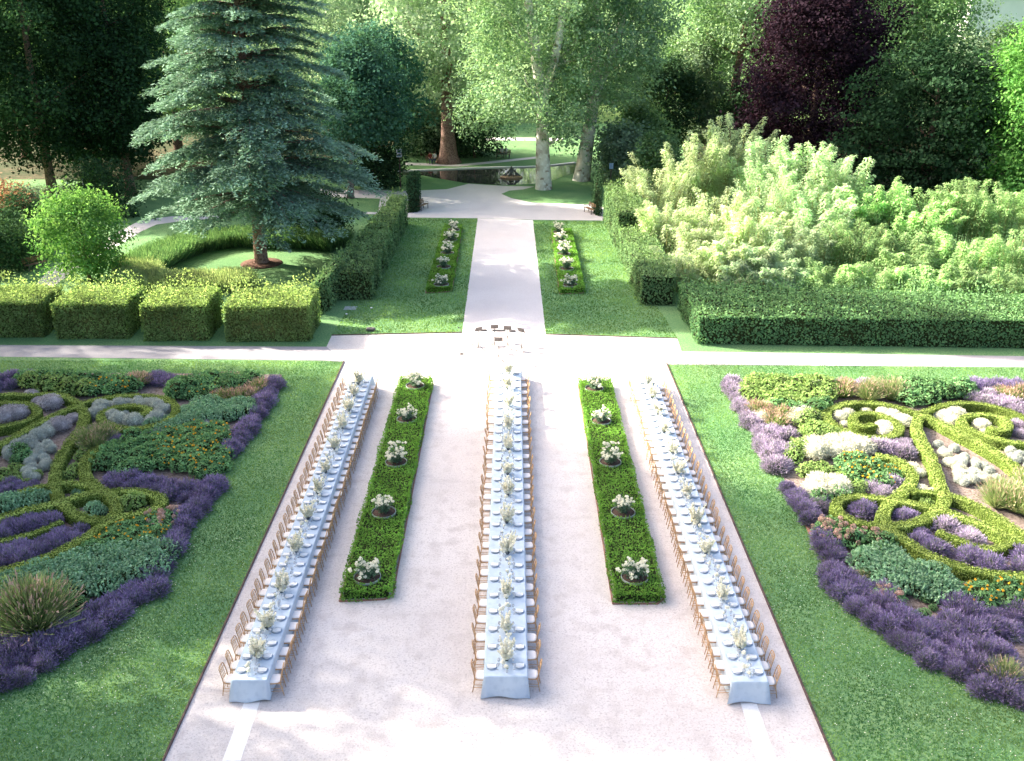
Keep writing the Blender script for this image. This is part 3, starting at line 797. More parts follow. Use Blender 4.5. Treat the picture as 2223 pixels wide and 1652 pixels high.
def make_plate():
    g = Geo(['plate_rim']); g.lathe([(.10, 0), (.155, .012), (.16, .016), (.11, .008), (.02, .006)], 20)
    root = mk('dinner_plate', g.mesh('dinner_plate')); tag(root, 'plate', 'plate', 'plates laid on the banquet tables')
    g = Geo(['porcelain']); g.lathe([(.07, .013), (.115, .026), (.12, .029), (.08, .02), (.01, .018)], 20); mk('top_plate', g.mesh('top_plate'), root)
    return Proto(root)
plates = make_plate()
def make_napkin():
    g = Geo(['napkin']); g.box((0, 0, .012), (.15, .25, .02), 0, .006); g.box((.02, .03, .027), (.10, .16, .008), 0, .003)
    root = mk('napkin', g.mesh('napkin')); tag(root, 'napkin', 'napkin', 'folded napkins on the plates')
    return Proto(root)
napkins = make_napkin()
def make_glass():
    g = Geo(['glass']); g.lathe([(.034, 0), (.034, .004), (.005, .010), (.0045, .085), (.02, .10), (.042, .135), (.044, .16), (.036, .205), (.034, .205), (.041, .16), (.038, .135), (.012, .105)], 12)
    root = mk('wine_glass', g.mesh('wine_glass')); tag(root, 'glass', 'wine glass', 'wine glasses at the place settings')
    return Proto(root)
glasses = make_glass()

def make_centrepiece(seed):
    global rng
    rng = np.random.default_rng(seed)
    root = empty('flower_arrangement'); tag(root, 'arrangement', 'flower arrangement', 'tall white centrepieces on the tables')
    g = Geo(['bowl']); g.lathe([(.07, 0), (.075, .01), (.05, .03), (.10, .07), (.14, .13), (.135, .14), (.10, .10)], 16); mk('bowl', g.mesh('bowl'), root)
    g = Geo(['sprig'])
    n = 26; d = sphere_dirs(n, .05); d[:, 2] += .6; d = unit(d)
    stems = []
    for i in range(n):
        L = rng.uniform(.45, .95) * (1 if d[i][2] > .75 else .62)
        a = np.array([0, 0, .10]); b = a + d[i] * L * np.array([.75, .75, 1]) + rng.normal(size=3) * .03
        stems.append((a, b)); g.tube([a, (a + b) / 2 + rng.normal(size=3) * .02, b], [.006, .005, .003], 4)
    d2 = sphere_dirs(80, -.1); p = d2 * np.array([.17, .17, .14]) + np.array([0, 0, .20])
    g.quads(leaves(p, d2 + rng.normal(size=(len(d2), 3)) * .7, .065, 1.8), 0, rng.random(len(d2)))
    for a, b in stems:
        q = a + (b - a) * rng.uniform(.25, .9, (12, 1)) + rng.normal(size=(12, 3)) * .03
        g.quads(leaves(q, rng.normal(size=(12, 3)), .035, 2), 0, .4 + .6 * rng.random(12))
    mk('greenery', g.mesh('greenery'), root)
    g = Geo(['petal', 'petal_yellow'])
    for a, b in stems:      # long flower spires
        m = 66; t = rng.uniform(.3, 1.05, (m, 1)); q = a + (b - a) * t + rng.normal(size=(m, 3)) * .042 * (1.25 - t)
        g.quads(leaves(q, rng.normal(size=(m, 3)) * .55 + np.array([0, -.35, 1.0]), .075, 1.15), 0, rng.random(m))
    for k in range(22):     # round garden roses low in the bowl
        e = unit(np.array([rng.normal(), rng.normal(), rng.uniform(-.05, .8)])); c = e * np.array([.165, .165, .13]) + np.array([0, 0, .21]); r = rng.uniform(.038, .062)
        f = sphere_dirs(46); g.quads(leaves(c + f * r, f + np.array([0, -.3, .7]) + rng.normal(size=(46, 3)) * .35, r * .9, 1.1), int(k % 3 == 0), rng.random(46))
    mk('blossoms', g.mesh('blossoms'), root)
    rng = np.random.default_rng(seed + 100)
    return Proto(root)
centres = [make_centrepiece(s) for s in (11, 22, 33)]

def make_bud_vase(seed):
    root = None
    g = Geo(['glass']); g.lathe([(.022, 0), (.028, .01), (.030, .05), (.014, .085), (.013, .11), (.016, .115)], 10)
    root = mk('bud_vase', g.mesh('bud_vase')); tag(root, 'bud vase', 'bud vase', 'bud vases down the middle of the tables')
    r_ = np.random.default_rng(seed); b = Geo(['petal', 'sprig'])
    for k in range(3):
        c = np.array([r_.normal() * .022, r_.normal() * .022, .145 + .04 * r_.random()]); f = sphere_dirs(26)
        b.quads(leaves(c + f * .034, f + np.array([0, 0, .6]) + rng.normal(size=(26, 3)) * .3, .046, 1.1), 0, rng.random(26))
    f = sphere_dirs(5, -.2); b.quads(leaves(f * .03 + np.array([0, 0, .13]), f, .045, 2), 1, rng.random(5))
    mk('blooms', b.mesh('blooms'), root)
    return Proto(root)
vases = [make_bud_vase(s) for s in (1, 2)]
def make_candle():
    g = Geo(['glass']); g.lathe([(.03, 0), (.036, .005), (.038, .075), (.034, .075), (.032, .012)], 10)
    root = mk('candle_holder', g.mesh('candle_holder')); tag(root, 'candle', 'candle holder', 'glass candle holders down the middle of the tables')
    c = Geo(['white']); c.lathe([(.022, .012), (.022, .045), (.004, .047), (.003, .058)], 10); mk('candle', c.mesh('candle'), root)
    return Proto(root)
candles = make_candle()

TOP = .76
rest_glass = []
def cloth_mesh(name, L, W, seed):
    """long cloth: crease-soft top edge, sides hanging nearly to the gravel with shallow folds"""
    r_ = np.random.default_rng(seed); hx = W / 2; N = 220; g = Geo(['cloth'])
    per = []
    ny = max(40, int(L / .16)); nx = 12
    for i in range(ny): per.append((hx, -L / 2 + L * i / ny, 1, 0))
    for i in range(nx): per.append((hx - W * i / nx, L / 2, 0, 1))
    for i in range(ny): per.append((-hx, L / 2 - L * i / ny, -1, 0))
    for i in range(nx): per.append((-hx + W * i / nx, -L / 2, 0, -1))
    n = len(per); v = []; ph = r_.random(6) * 6
    rings = [(-.02, TOP, 0), (.0, TOP - .006, 0), (.010, TOP - .03, 0), (.018, TOP - .18, .25), (.028, TOP - .40, .6), (.04, .06, 1)]
    for off, z, wv in rings:
        for i, (x, y, nxn, nyn) in enumerate(per):
            s_ = x * 3.1 + y * 5.3
            f = (.020 * math.sin(s_ * 2.3 + ph[0]) + .026 * math.sin(s_ * 1.1 + ph[1])) * wv
            corner = min(abs(abs(x) - hx), 1) < .02 and abs(abs(y) - L / 2) < .12
            ax, ay = nxn, nyn
            if abs(abs(x) - hx) < 1e-6 and abs(abs(y) - L / 2) < .01: ax, ay = math.copysign(1, x), math.copysign(1, y)
            o = off + f + (.05 * wv if abs(ax) + abs(ay) > 1.5 else 0)
            if abs(nyn) > 0: o += .03 * wv
            zz = z + (.03 * math.sin(s_ * 1.7 + ph[2]) * wv if z < .2 else 0)
            v.append((x + ax * o, y + ay * o, zz))
    fs = [(a * n + i, (a + 1) * n + i, (a + 1) * n + (i + 1) % n, a * n + (i + 1) % n) for a in range(len(rings) - 1) for i in range(n)]
    fs = [f[::-1] for f in fs]
    g.poly(v, fs, 0, True)
    # top: strips across
    tv = []; m = ny
    for i in range(m + 1):
        y = -L / 2 + .02 + (L - .04) * i / m
        for j in range(7): tv.append((-hx + .02 + (W - .04) * j / 6, y, TOP + .0015 * math.sin(y * 7 + j * 1.3) + .001))
    fs = [(i * 7 + j, i * 7 + j + 1, (i + 1) * 7 + j + 1, (i + 1) * 7 + j) for i in range(m) for j in range(6)]
    g.poly(tv, fs, 0, True)
    return g.mesh(name)

def banquet(which, near, far, W, pitch, pieces, seed):
    """near / far: centre of the table edge at either end (world)"""
    rr = random.Random(seed)
    near, far = np.array(near), np.array(far)
    d = far - near; L = np.linalg.norm(d[:2]); u = d[:2] / L; ang = math.atan2(-u[0], u[1])    # local +y runs away
    mid = (near + far) / 2
    def wp(x, y, z): return (mid[0] + u[1] * x + u[0] * y, mid[1] - u[0] * x + u[1] * y, z)
    t = mk('tablecloth', cloth_mesh('tablecloth', L, W, seed), None, (mid[0], mid[1], 0)); t.rotation_euler = (0, 0, ang)
    tag(t, f'pale blue cloth covering the full length of the {which} banquet table', 'tablecloth', 'blue cloths on the banquet tables')
    root = empty('banquet_table', (mid[0], mid[1], 0), ang); tag(root, f'{which} long banquet table under its pale blue cloth', 'table', 'long banquet tables')
    g = Geo(['wood_dark']); g.box((0, 0, TOP - .035), (W - .03, L - .03, .045), 0); mk('table_top', g.mesh('table_top'), root)
    for k in range(0, 9):
        for s_ in (-1, 1):
            g = Geo(['wood_dark']); y = -L / 2 + .3 + (L - .6) * k / 8; g.tube([(s_ * (W / 2 - .12), y, 0), (s_ * (W / 2 - .12), y, TOP - .06)], .022, 6); mk('leg', g.mesh('leg'), root)
    n = int((L - .35) / pitch); y0 = -L / 2 + .42
    for sx, side in ((-1, 'left'), (1, 'right')):
        for i in range(n):
            y = y0 + i * pitch + rr.uniform(-.03, .03)
            if y > L / 2 - .1: break
            x = sx * (W / 2 + .10 + rr.uniform(-.025, .035))
            where = f'{nth(i + 1)} from near end, {side} side of {which} table'
            chairs.put(wp(x, y, 0.008), ang + (0 if sx < 0 else math.pi) + rr.gauss(0, .07), 1.0, f'gold chair with cream cushion, {where}')
            px = sx * (W / 2 - .21)
            plates.put(wp(px, y, TOP + .003), ang, 1.0, f'slate blue and white plate, {where}')
            napkins.put(wp(px, y + rr.uniform(-.01, .01), TOP + .033), ang + math.pi / 2 + rr.uniform(-.12, .12), 1.0, f'folded white napkin on a plate, {where}')
            for q, (gx, gy) in enumerate(((.20, .12), (.17, -.13))):
                p = wp(px - sx * gx, y + gy + rr.uniform(-.02, .02), TOP + .003)
                rest_glass.append((p, f'clear wine glass {"beyond" if q == 0 else "nearer than"} the plate, {where}'))
    # centrepieces and small things down the middle
    ys = [float(np.dot(np.array(p[:2]) - mid[:2], u)) for p in pieces]
    for i, y in enumerate(ys):
        c = centres[(i + seed) % 3]
        c.put(wp(rr.uniform(-.03, .03), y, TOP + .003), rr.uniform(0, 6.28), rr.uniform(.70, .92), f'tall white flower arrangement in a dark bowl, {nth(i + 1)} from near end of {which} table')
    edges = [-L / 2] + ys + [L / 2]
    for i in range(len(edges) - 1):
        a, b = edges[i], edges[i + 1]
        pos = f'between {nth(i)} and {nth(i + 1)} arrangements' if 0 < i < len(ys) else ('nearer than the first arrangement' if i == 0 else 'beyond the last arrangement')
        k = max(2, int((b - a) / .24))
        for j in range(k):
            y = a + (b - a) * (j + .8) / (k + .6); x = rr.uniform(-.17, .17)
            if min(abs(y - e) for e in ys) < .17 or abs(y) > L / 2 - .12: continue
            if j % 3 == 2: candles.put(wp(x, y, TOP + .003), 0, 1.0, f'small glass candle holder {pos}, {which} table', f'candle holders {pos} of the {which} table')
            else: vases[j % 2].put(wp(x, y, TOP + .003), rr.uniform(0, 6), rr.uniform(.9, 1.5), f'small bud vase of white blooms {pos}, {which} table', f'bud vases {pos} of the {which} table')

def tp(px, py): return G(px, py, TOP)
banquet('left', tp(540.5, 1476), tp(787, 815), 1.02, .615,
        [tp(*p) for p in ((551, 1428), (573, 1365), (604, 1285), (639, 1199), (664, 1127), (686, 1072), (707, 1026), (726, 976), (742, 930), (757, 893), (770, 860), (780, 835))], 3)
banquet('centre', tp(1098, 1468), tp(1104, 795), 1.25, .89,
        [tp(*p) for p in ((1095, 1433), (1097, 1371), (1098, 1292), (1095, 1202), (1096, 1135), (1097, 1075), (1098, 1030), (1100, 976), (1102, 930), (1103, 882), (1104, 845), (1104, 812))], 4)
banquet('right', tp(1629.7, 1480), tp(1398, 812), 1.02, .65,
        [tp(*p) for p in ((1613, 1408), (1577, 1302), (1536, 1202), (1514, 1140), (1490, 1078), (1472, 1030), (1455, 985), (1440, 940), (1427, 900), (1417, 865), (1406, 835))], 5)
rest_glass.sort(key=lambda a: a[0][1])
for p, lab in rest_glass[:300]: glasses.put(p, 0, 1.0, lab)
g = Geo(['glass'])
for p, lab in rest_glass[300:]:
    g.lathe([(.034, 0), (.005, .010), (.0045, .085), (.042, .135), (.044, .16), (.036, .205)], 7, 0, p)
tag(mk('wine_glasses', g.mesh('wine_glasses')), 'clear wine glasses at the far half of the banquet tables', 'wine glasses', kind='stuff')

# ------------------------------------------------------------------ clipped box rows with rose bushes in ring edgings
def make_rose(seed):
    global rng
    rng = np.random.default_rng(seed)
    g = Geo(['rose_leaf']); r = .43
    st = []
    for i in range(13):
        a = 2.4 * i; b = np.array([math.cos(a) * r * rng.uniform(.3, 1), math.sin(a) * r * rng.uniform(.3, 1), rng.uniform(.30, .78)]); st.append(b)
        g.tube([(0, 0, -.02), b * np.array([.55, .55, .5]), b], [.012, .008, .005], 4, 0)
    st = np.array(st)
    for b in st:
        m = 80; t = rng.uniform(.15, 1, (m, 1)); q = b * t + rng.normal(size=(m, 3)) * .075
        q[:, 2] = np.maximum(q[:, 2], .02)
        g.quads(leaves(q, np.array([0, 0, .6]) + rng.normal(size=(m, 3)) * .7, .075, 1.6), 0, rng.random(m))
    root = mk('rose_bush', g.mesh('rose_bush')); tag(root, 'rose bush', 'rose bush')
    g = Geo(['petal'])
    for b in st:
        for k in range(4):
            c = b + rng.normal(size=3) * .08 + np.array([0, 0, .03]); f = sphere_dirs(30); q = rng.uniform(.035, .06)
            g.quads(leaves(c + f * q, f + rng.normal(size=(30, 3)) * .35, q * 1.1, 1.1), 0, rng.random(30))
    mk('rose_blooms', g.mesh('rose_blooms'), root)
    return Proto(root)
roses = [make_rose(s) for s in (5, 6, 7)]
def make_ring():
    g = Geo(['ring', 'mulch']); k = 28
    v = []
    for r, z in ((.47, 0), (.47, .075), (.452, .075), (.452, 0)):
        for j in range(k): v.append((r * math.cos(2 * math.pi * j / k), r * math.sin(2 * math.pi * j / k), z))
    g.poly(v, [(i * k + j, i * k + (j + 1) % k, (i + 1) * k + (j + 1) % k, (i + 1) * k + j) for i in range(3) for j in range(k)], 0, False)
    root = mk('ring_edging', g.mesh('ring_edging')); tag(root, 'ring edging', 'edging ring', 'metal rings around the rose bushes')
    g = Geo(['rose_soil']); g.lathe([(.443, .0), (.443, .025), (.2, .05), (.01, .06)], 24); mk('soil', g.mesh('soil'), root)
    return Proto(root)
rings = make_ring()
def box_row(where, q4, h, marks, leaf, dens, size, rs, core):
    P = [G(*p) for p in q4]
    holes = []
    c = [G(x, y, h) for x, y in marks]
    holes = [(p[0], p[1], .47 * rs) for p in c]
    o = clip_hedge('boxwood_row', P, h, leaf, dens, size, .05, .25, holes, .12, core)
    tag(o, f'low clipped {where}', 'hedge', 'low boxwood rows with roses')
    e = [p for p in P] + [P[0]]
    s_ = strip('row_kerb', along(e, .5), .05, .05, 'brick', .004); s_.parent = o
    for i, p in enumerate(c):
        lab = f'{nth(i + 1)} from near end, {where}'
        rings.put((p[0], p[1], h - .115), 0, rs, f'thin grey ring edging, {lab}')
        k_ = rs * random.uniform(.98, 1.2); roses[i % 3].put((p[0], p[1], h - .09), i * 1.3, (k_, k_, k_ * .85), f'white rose bush, {lab}', 'white rose bushes in the boxwood rows')
box_row('boxwood row left of the centre table', [(737, 1307), (851, 1302), (940, 834), (868, 834)], .50, [(797, 1248), (833, 1108), (860, 999), (883, 906), (901, 834)], 'box', 430, .075, 1.0, 'core')
box_row('boxwood row right of the centre table', [(1330, 1312), (1443, 1312), (1326, 838), (1255, 838)], .50, [(1378, 1248), (1353, 1108), (1325, 999), (1305, 910), (1290, 840)], 'box', 430, .075, 1.0, 'core')
box_row('avenue boxwood row left of path', [(924, 637), (981, 634), (1004, 497), (965, 496)], .45, [(958, 615), (963, 577), (971, 547), (979, 519), (985, 497)], 'box', 240, .10, 1.1, 'core_scroll')
box_row('avenue boxwood row right of path', [(1215, 639), (1270, 637), (1241, 506), (1197, 505)], .45, [(1238, 616), (1230, 581), (1224, 549), (1217, 521), (1213, 502)], 'box', 240, .10, 1.1, 'core_scroll')

# ------------------------------------------------------------------ the two flower beds
EDGE = []
def hedge_line(fn, pts, w_, h_, label, closed=False):
    P = [fn(x, y, h_) for x, y in pts]
    h_ = h_ * 1.12; w_ = w_ * .80
    EDGE.append((spline(P, .18)[:, :2], w_ * .5))
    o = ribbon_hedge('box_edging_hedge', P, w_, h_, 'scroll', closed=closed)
    tag(o, label, 'low hedge', 'scrolling box hedges in the flower beds')
    return o
HL = 'low box hedge in the left bed, '
hedge_line(ZA, [(505, 492), (540, 560), (515, 640), (440, 740), (388, 820), (357, 910), (350, 1000), (372, 1090), (425, 1150), (510, 1200), (610, 1228), (690, 1222), (738, 1180), (740, 1130), (705, 1080), (640, 1030), (575, 980), (540, 920), (548, 850), (595, 790), (655, 755)], .62, .42, HL + 'long stem that loops under itself like a ribbon')
hedge_line(ZA, [(-180, 1250), (0, 1212), (150, 1168), (365, 1118), (480, 1080), (600, 1055), (720, 1045), (830, 1040), (930, 1050), (1010, 1075), (1035, 1110), (1000, 1145), (900, 1180), (780, 1208), (715, 1225), (640, 1270), (560, 1325), (450, 1392), (300, 1462), (150, 1515), (0, 1555), (-180, 1590)], .58, .42, HL + 'leaf-shaped loop with a long lower arm')
hedge_line(ZA, [(120, 1050), (260, 1012), (400, 992), (500, 992), (590, 1015), (650, 1045)], .5, .40, HL + 'short arc over the top of the leaf-shaped loop')
hedge_line(ZA, [(-180, 1385), (0, 1360), (150, 1328), (280, 1285), (395, 1232)], .42, .32, HL + 'short inner curve between two rows of lavender')
hedge_line(ZA, [(500, 485), (585, 465), (690, 445), (800, 432), (910, 432), (1010, 442), (1085, 468), (1125, 515), (1095, 570), (1010, 615), (900, 640), (790, 640), (690, 612), (640, 575), (665, 535), (730, 508), (820, 497), (905, 503), (950, 525), (935, 548), (880, 555), (835, 550)], .5, .42, HL + 'spiral curling around the silver santolina balls')
hedge_line(ZA, [(505, 495), (410, 530), (260, 600), (110, 685), (0, 745), (-160, 820)], .6, .42, HL + 'straight arm running down left from the spiral')
hedge_line(ZA, [(-160, 425), (-20, 432), (60, 425), (180, 430), (330, 420), (420, 440), (500, 480)], .5, .42, HL + 'arm behind the grey mounds reaching the spiral')
hedge_line(ZA, [(-160, 480), (0, 478), (100, 478), (190, 492), (238, 530), (200, 580), (110, 610), (0, 632), (-160, 650)], .52, .42, HL + 'rounded end of the second spiral at the left')
HR = 'low box hedge in the right bed, '
hedge_line(ZB, [(1560, 420), (1450, 385), (1300, 355), (1150, 348), (1030, 370), (962, 412), (975, 460), (1055, 515), (1160, 552), (1290, 572), (1385, 558), (1425, 520), (1410, 475), (1350, 440), (1260, 415), (1180, 415), (1130, 440), (1150, 480), (1215, 498), (1270, 485)], .55, .42, HR + 'spiral curling around the white balls')
hedge_line(ZB, [(1565, 420), (1535, 500), (1575, 600), (1630, 700), (1665, 800), (1690, 880), (1715, 945), (1700, 1005), (1645, 1060), (1550, 1105), (1450, 1128), (1350, 1125), (1320, 1085), (1340, 1020), (1390, 965), (1450, 915), (1500, 860), (1505, 800), (1465, 745), (1380, 702), (1275, 685)], .62, .42, HR + 'long stem that loops under itself like a ribbon')
hedge_line(ZB, [(2420, 1215), (2222, 1180), (2150, 1140), (2060, 1080), (1950, 1015), (1840, 965), (1740, 938), (1620, 918), (1500, 912)], .5, .42, HR + 'upper arm running right from the short arc')
hedge_line(ZB, [(2300, 1250), (2130, 1205), (2000, 1140), (1850, 1085), (1690, 1030), (1530, 995), (1400, 972), (1280, 955), (1150, 945), (1060, 960), (1018, 1005), (1055, 1060), (1150, 1108), (1270, 1130), (1365, 1160), (1460, 1220), (1600, 1310), (1790, 1385), (2000, 1435), (2222, 1455), (2420, 1465)], .56, .42, HR + 'leaf-shaped loop with a long lower arm')
hedge_line(ZB, [(1670, 1165), (1790, 1215), (1900, 1258), (2010, 1280), (2110, 1255), (2190, 1200)], .48, .36, HR + 'short inner curve between lavender mounds')
hedge_line(ZB, [(1575, 425), (1700, 480), (1850, 560), (2000, 640), (2100, 705), (2222, 800), (2420, 940)], .62, .42, HR + 'straight arm running down right from the spiral')
hedge_line(ZB, [(1570, 415), (1690, 370), (1820, 350), (1960, 358), (2100, 390), (2222, 440), (2420, 540)], .52, .42, HR + 'arm over the top of the second spiral')
hedge_line(ZB, [(2420, 620), (2222, 608), (2090, 590), (1950, 550), (1850, 500), (1822, 458), (1890, 428), (2000, 425), (2100, 455), (2120, 505), (2060, 525), (2000, 500)], .52, .42, HR + 'second spiral at the right edge')

PR = {}
def proto(kind, v, seed, **k):
    global rng
    rng = np.random.default_rng(seed)
    names = dict(lavender='lavender_plant', pale_lavender='lavender_plant', silver='santolina_ball', grey_bloom='grey_flower_mound', cream='cream_flower_mound', teal='sedum_clump',
                 bush='leafy_border_plant', lime='leafy_border_plant', marigold='marigold_plant', allium='pink_flower_plant', plume='ornamental_grass_tuft', pinkgrass='pink_flower_tuft')
    o = make_mound(names[kind], kind, **k); PR[(kind, v)] = Proto(o)
    cats = dict(lavender='lavender', pale_lavender='lavender', silver='santolina', grey_bloom='flower mound', cream='flower mound', teal='sedum', bush='plant', lime='plant', marigold='marigold', allium='flowers', plume='grass tuft', pinkgrass='flowers')
    tag(o, kind, cats[kind])
for v in range(3):
    proto('lavender', v, 50 + v, r=.5, h=.52, n=1500)
    proto('pale_lavender', v, 60 + v, r=.5, h=.5, n=1300)
    proto('bush', v, 70 + v, r=.55, h=.70, n=620)
    proto('marigold', v, 80 + v, r=.55, h=.60, n=600)
for v in range(2):
    proto('silver', v, 90 + v, r=.36, h=.56, n=1500)
    proto('teal', v, 100 + v, r=.5, h=.62, n=1150)
    proto('lime', v, 110 + v, r=.55, h=.65, n=620)
    proto('grey_bloom', v, 120 + v, r=.5, h=.55, n=1500)
    proto('cream', v, 125 + v, r=.5, h=.55, n=1500)
    proto('allium', v, 130 + v, r=.5, h=.55, n=420)
    proto('plume', v, 140 + v, r=.5, h=1.05, n=520)
    proto('pinkgrass', v, 150 + v, r=.5, h=.62, n=420)
rng = np.random.default_rng(99)
NV = dict(lavender=3, pale_lavender=3, bush=3, marigold=3, silver=2, teal=2, lime=2, grey_bloom=2, cream=2, allium=2, plume=2, pinkgrass=2)
DESC = dict(lavender='purple lavender plant', pale_lavender='pale lilac lavender plant', silver='clipped silver santolina ball', grey_bloom='pale grey flowering mound', cream='cream white flowering mound',
            teal='grey-green sedum clump', bush='dark leafy border plant', lime='light green leafy plant', marigold='leafy orange-flowered marigold', allium='plant with round peach-pink heads',
            plume='pinkish tall grass tuft', pinkgrass='loose peach-pink flower tuft')
pr = random.Random(5)
RAD = dict(lavender=.5, pale_lavender=.5, bush=.55, marigold=.55, silver=.36, teal=.5, lime=.55, grey_bloom=.5, cream=.5, allium=.5, plume=.42, pinkgrass=.4)
def put(kind, p, sc, label, group=None):
    near = min(np.min(np.hypot(q[:, 0] - p[0], q[:, 1] - p[1])) - w_ for q, w_ in EDGE)      # room left beside the box hedges
    room = (near + .12) / RAD[kind]
    if room < sc * .45: return
    sc = min(sc, room)
    if 'lavender' in kind: sc *= pr.uniform(.78, 1.15)
    PR[(kind, pr.randrange(NV[kind]))].put((p[0], p[1], .008), pr.uniform(0, 6.28), (sc * pr.uniform(.9, 1.1), sc * pr.uniform(.9, 1.1), sc * pr.uniform(.88, 1.12)), label, group)
def row(kind, fn, pts, spacing, sc, where, rows=1, gap=.6, jit=.12):
    P = along([fn(x, y, .25) for x, y in pts], spacing)
    T = unit(np.gradient(P, axis=0)) if len(P) > 1 else np.array([[1., 0, 0]]); S = np.stack([-T[:, 1], T[:, 0], 0 * T[:, 0]], axis=1)
    for r_ in range(rows):
        off = (r_ - (rows - 1) / 2) * gap
        for i, (p, s_) in enumerate(zip(P, S)):
            q = p + s_ * (off + pr.uniform(-jit, jit)) + T[i] * (spacing * .5 * (r_ % 2) + pr.uniform(-jit, jit))
            rn = '' if rows == 1 else (' of back line' if r_ == rows - 1 else ' of front line') if rows == 2 else f' of line {r_ + 1}'
            put(kind, q, sc, f'{DESC[kind]}, {nth(i + 1)}{rn}, {where}', f'{DESC[kind]}s along {where}')
def spots(kind, fn, pts, sc, where):
    for i, t in enumerate(pts):
        x, y = t[0], t[1]; k = sc * (t[2] if len(t) > 2 else 1)
        put(kind, fn(x, y, .25 * k), k, f'{DESC[kind]}, {nth(i + 1)}, {where}', f'{DESC[kind]}s {where}')
def fill(kind, fn, poly, spacing, sc, where, jit=.3):
    W = [fn(x, y, .25) for x, y in poly]; x = [p[0] for p in W]; y = [p[1] for p in W]; i = 0
    yy = min(y) + spacing * .3; k = 0
    while yy < max(y):
        xx = min(x) + (spacing * .5 if k % 2 else spacing * .1)
        while xx < max(x):
            q = np.array([xx + pr.uniform(-jit, jit) * spacing, yy + pr.uniform(-jit, jit) * spacing])
            if inside(q[:1], q[1:], W)[0]:
                i += 1; put(kind, q, sc, f'{DESC[kind]}, {nth(i)}, {where}', f'{DESC[kind]}s {where}')
            xx += spacing
        yy += spacing * .87; k += 1

# left bed
row('lavender', ZA, [(1752, 350), (1722, 410), (1680, 475), (1635, 545), (1590, 610), (1545, 675), (1500, 740), (1440, 800)], .62, 1.0, 'straight lawn edge of the left bed', 1, .5, .06)
row('lavender', ZA, [(1365, 1010), (1310, 1065), (1255, 1125), (1205, 1190), (1150, 1270), (1105, 1350), (1060, 1420), (1010, 1500), (950, 1580)], .58, .98, 'lower lawn edge of the left bed', 1, .55, .08)
row('lavender', ZC, [(930, 510), (850, 590), (740, 650), (620, 725), (520, 800), (410, 865), (280, 955), (160, 1020), (40, 1080), (-120, 1140)], .6, .98, 'curved corner of the left bed', 2, .6, .16)
row('lavender', ZC, [(-100, 700), (10, 720), (40, 800), (60, 880), (30, 960), (-60, 1000)], .65, 1.1, 'left picture edge behind the tall grass tuft', 2, .6)
row('lavender', ZA, [(545, 672), (640, 672), (750, 690), (860, 705), (950, 705)], .55, .85, 'lower rim of the left spiral hedge', 2, .4)
row('lavender', ZA, [(680, 975), (780, 985), (880, 995), (990, 1010), (1090, 1030), (1200, 1045), (1310, 1035)], .58, 1.0, 'purple band above the leaf-shaped hedge, left bed', 2, .55)
row('lavender', ZA, [(-120, 1290), (40, 1265), (130, 1235), (230, 1205), (330, 1190)], .58, .95, 'purple row above the inner hedge, left bed', 3, .5)
row('lavender', ZA, [(-120, 1490), (20, 1455), (120, 1425), (240, 1385), (360, 1340), (470, 1300), (550, 1275)], .58, .95, 'purple row below the inner hedge, left bed', 3, .5)
row('lavender', ZA, [(-150, 370), (0, 350), (80, 335), (150, 320)], .6, 1.1, 'back left end of the left bed', 2, .8)
row('lavender', ZA, [(960, 325), (1030, 325), (1120, 335)], .6, .95, 'back edge of the left bed', 2, .5)
spots('silver', ZA, [(600, 535, 1.25), (645, 505), (690, 478, 1.1), (745, 468, 1.1), (760, 490), (818, 472, .9), (880, 468, 1.1), (895, 490, .8), (930, 485, .9), (975, 490, 1), (1005, 505, 1), (1035, 530, 1), (1055, 520, .9), (640, 530, .9)], 1.0, 'in the outer ring of the left spiral')
spots('silver', ZA, [(720, 565), (755, 593, 1.15), (800, 530, 1.05), (745, 545, .8), (850, 603, 1.2), (945, 580, 1.0), (1000, 570, .95), (970, 585, .9)], 1.0, 'in the heart of the left spiral')
row('grey_bloom', ZA, [(150, 440), (220, 440), (290, 450), (360, 465)], .55, 1.15, 'arm behind the left spiral', 2, .5)
spots('grey_bloom', ZA, [(60, 530), (110, 540), (20, 560), (85, 515)], 1.1, 'inside the rounded hedge end at the left')
row('grey_bloom', ZA, [(440, 560), (400, 590), (370, 610)], .5, 1.1, 'inside of the straight arm, left bed', 2, .5)
row('silver', ZA, [(330, 640), (260, 660), (200, 700), (130, 730), (60, 780)], .6, 1.0, 'upper side of the silver patch, left bed', 2, .45)
fill('silver', ZA, [(340, 680), (330, 780), (290, 900), (220, 950), (150, 930), (180, 840), (100, 830), (20, 850), (0, 800), (180, 760)], .5, .68, 'between stem and straight arm, left bed')
spots('bush', ZA, [(120, 800, .9), (160, 830, .7), (110, 850, .6)], 1.0, 'amid the silver patch, left bed')
row('lime', ZA, [(20, 900), (80, 940), (150, 960)], .5, .5, 'speckled patch of the left bed', 3, .5)
row('lavender', ZA, [(0, 990), (80, 1010), (160, 1000)], .5, .7, 'speckled patch of the left bed', 2, .5)
spots('teal', ZA, [(60, 1110, 1.25), (120, 1090, 1.1), (220, 1060, 1.25), (260, 1090, 1.1), (190, 1090, 1.1), (30, 1130, 1.1)], 1.0, 'above the leaf-shaped hedge, left bed')
row('lime', ZA, [(225, 350), (380, 375), (470, 385), (540, 395)], .75, 1.25, 'back of the left bed before the far lawn', 1, .5)
row('bush', ZA, [(180, 330), (300, 335), (450, 350), (590, 345), (700, 355), (780, 370)], .75, 1.15, 'back of the left bed before the far lawn', 1)
row('marigold', ZA, [(620, 385), (700, 390), (770, 395)], .7, 1.15, 'back of the left bed above the spiral', 2, .6)
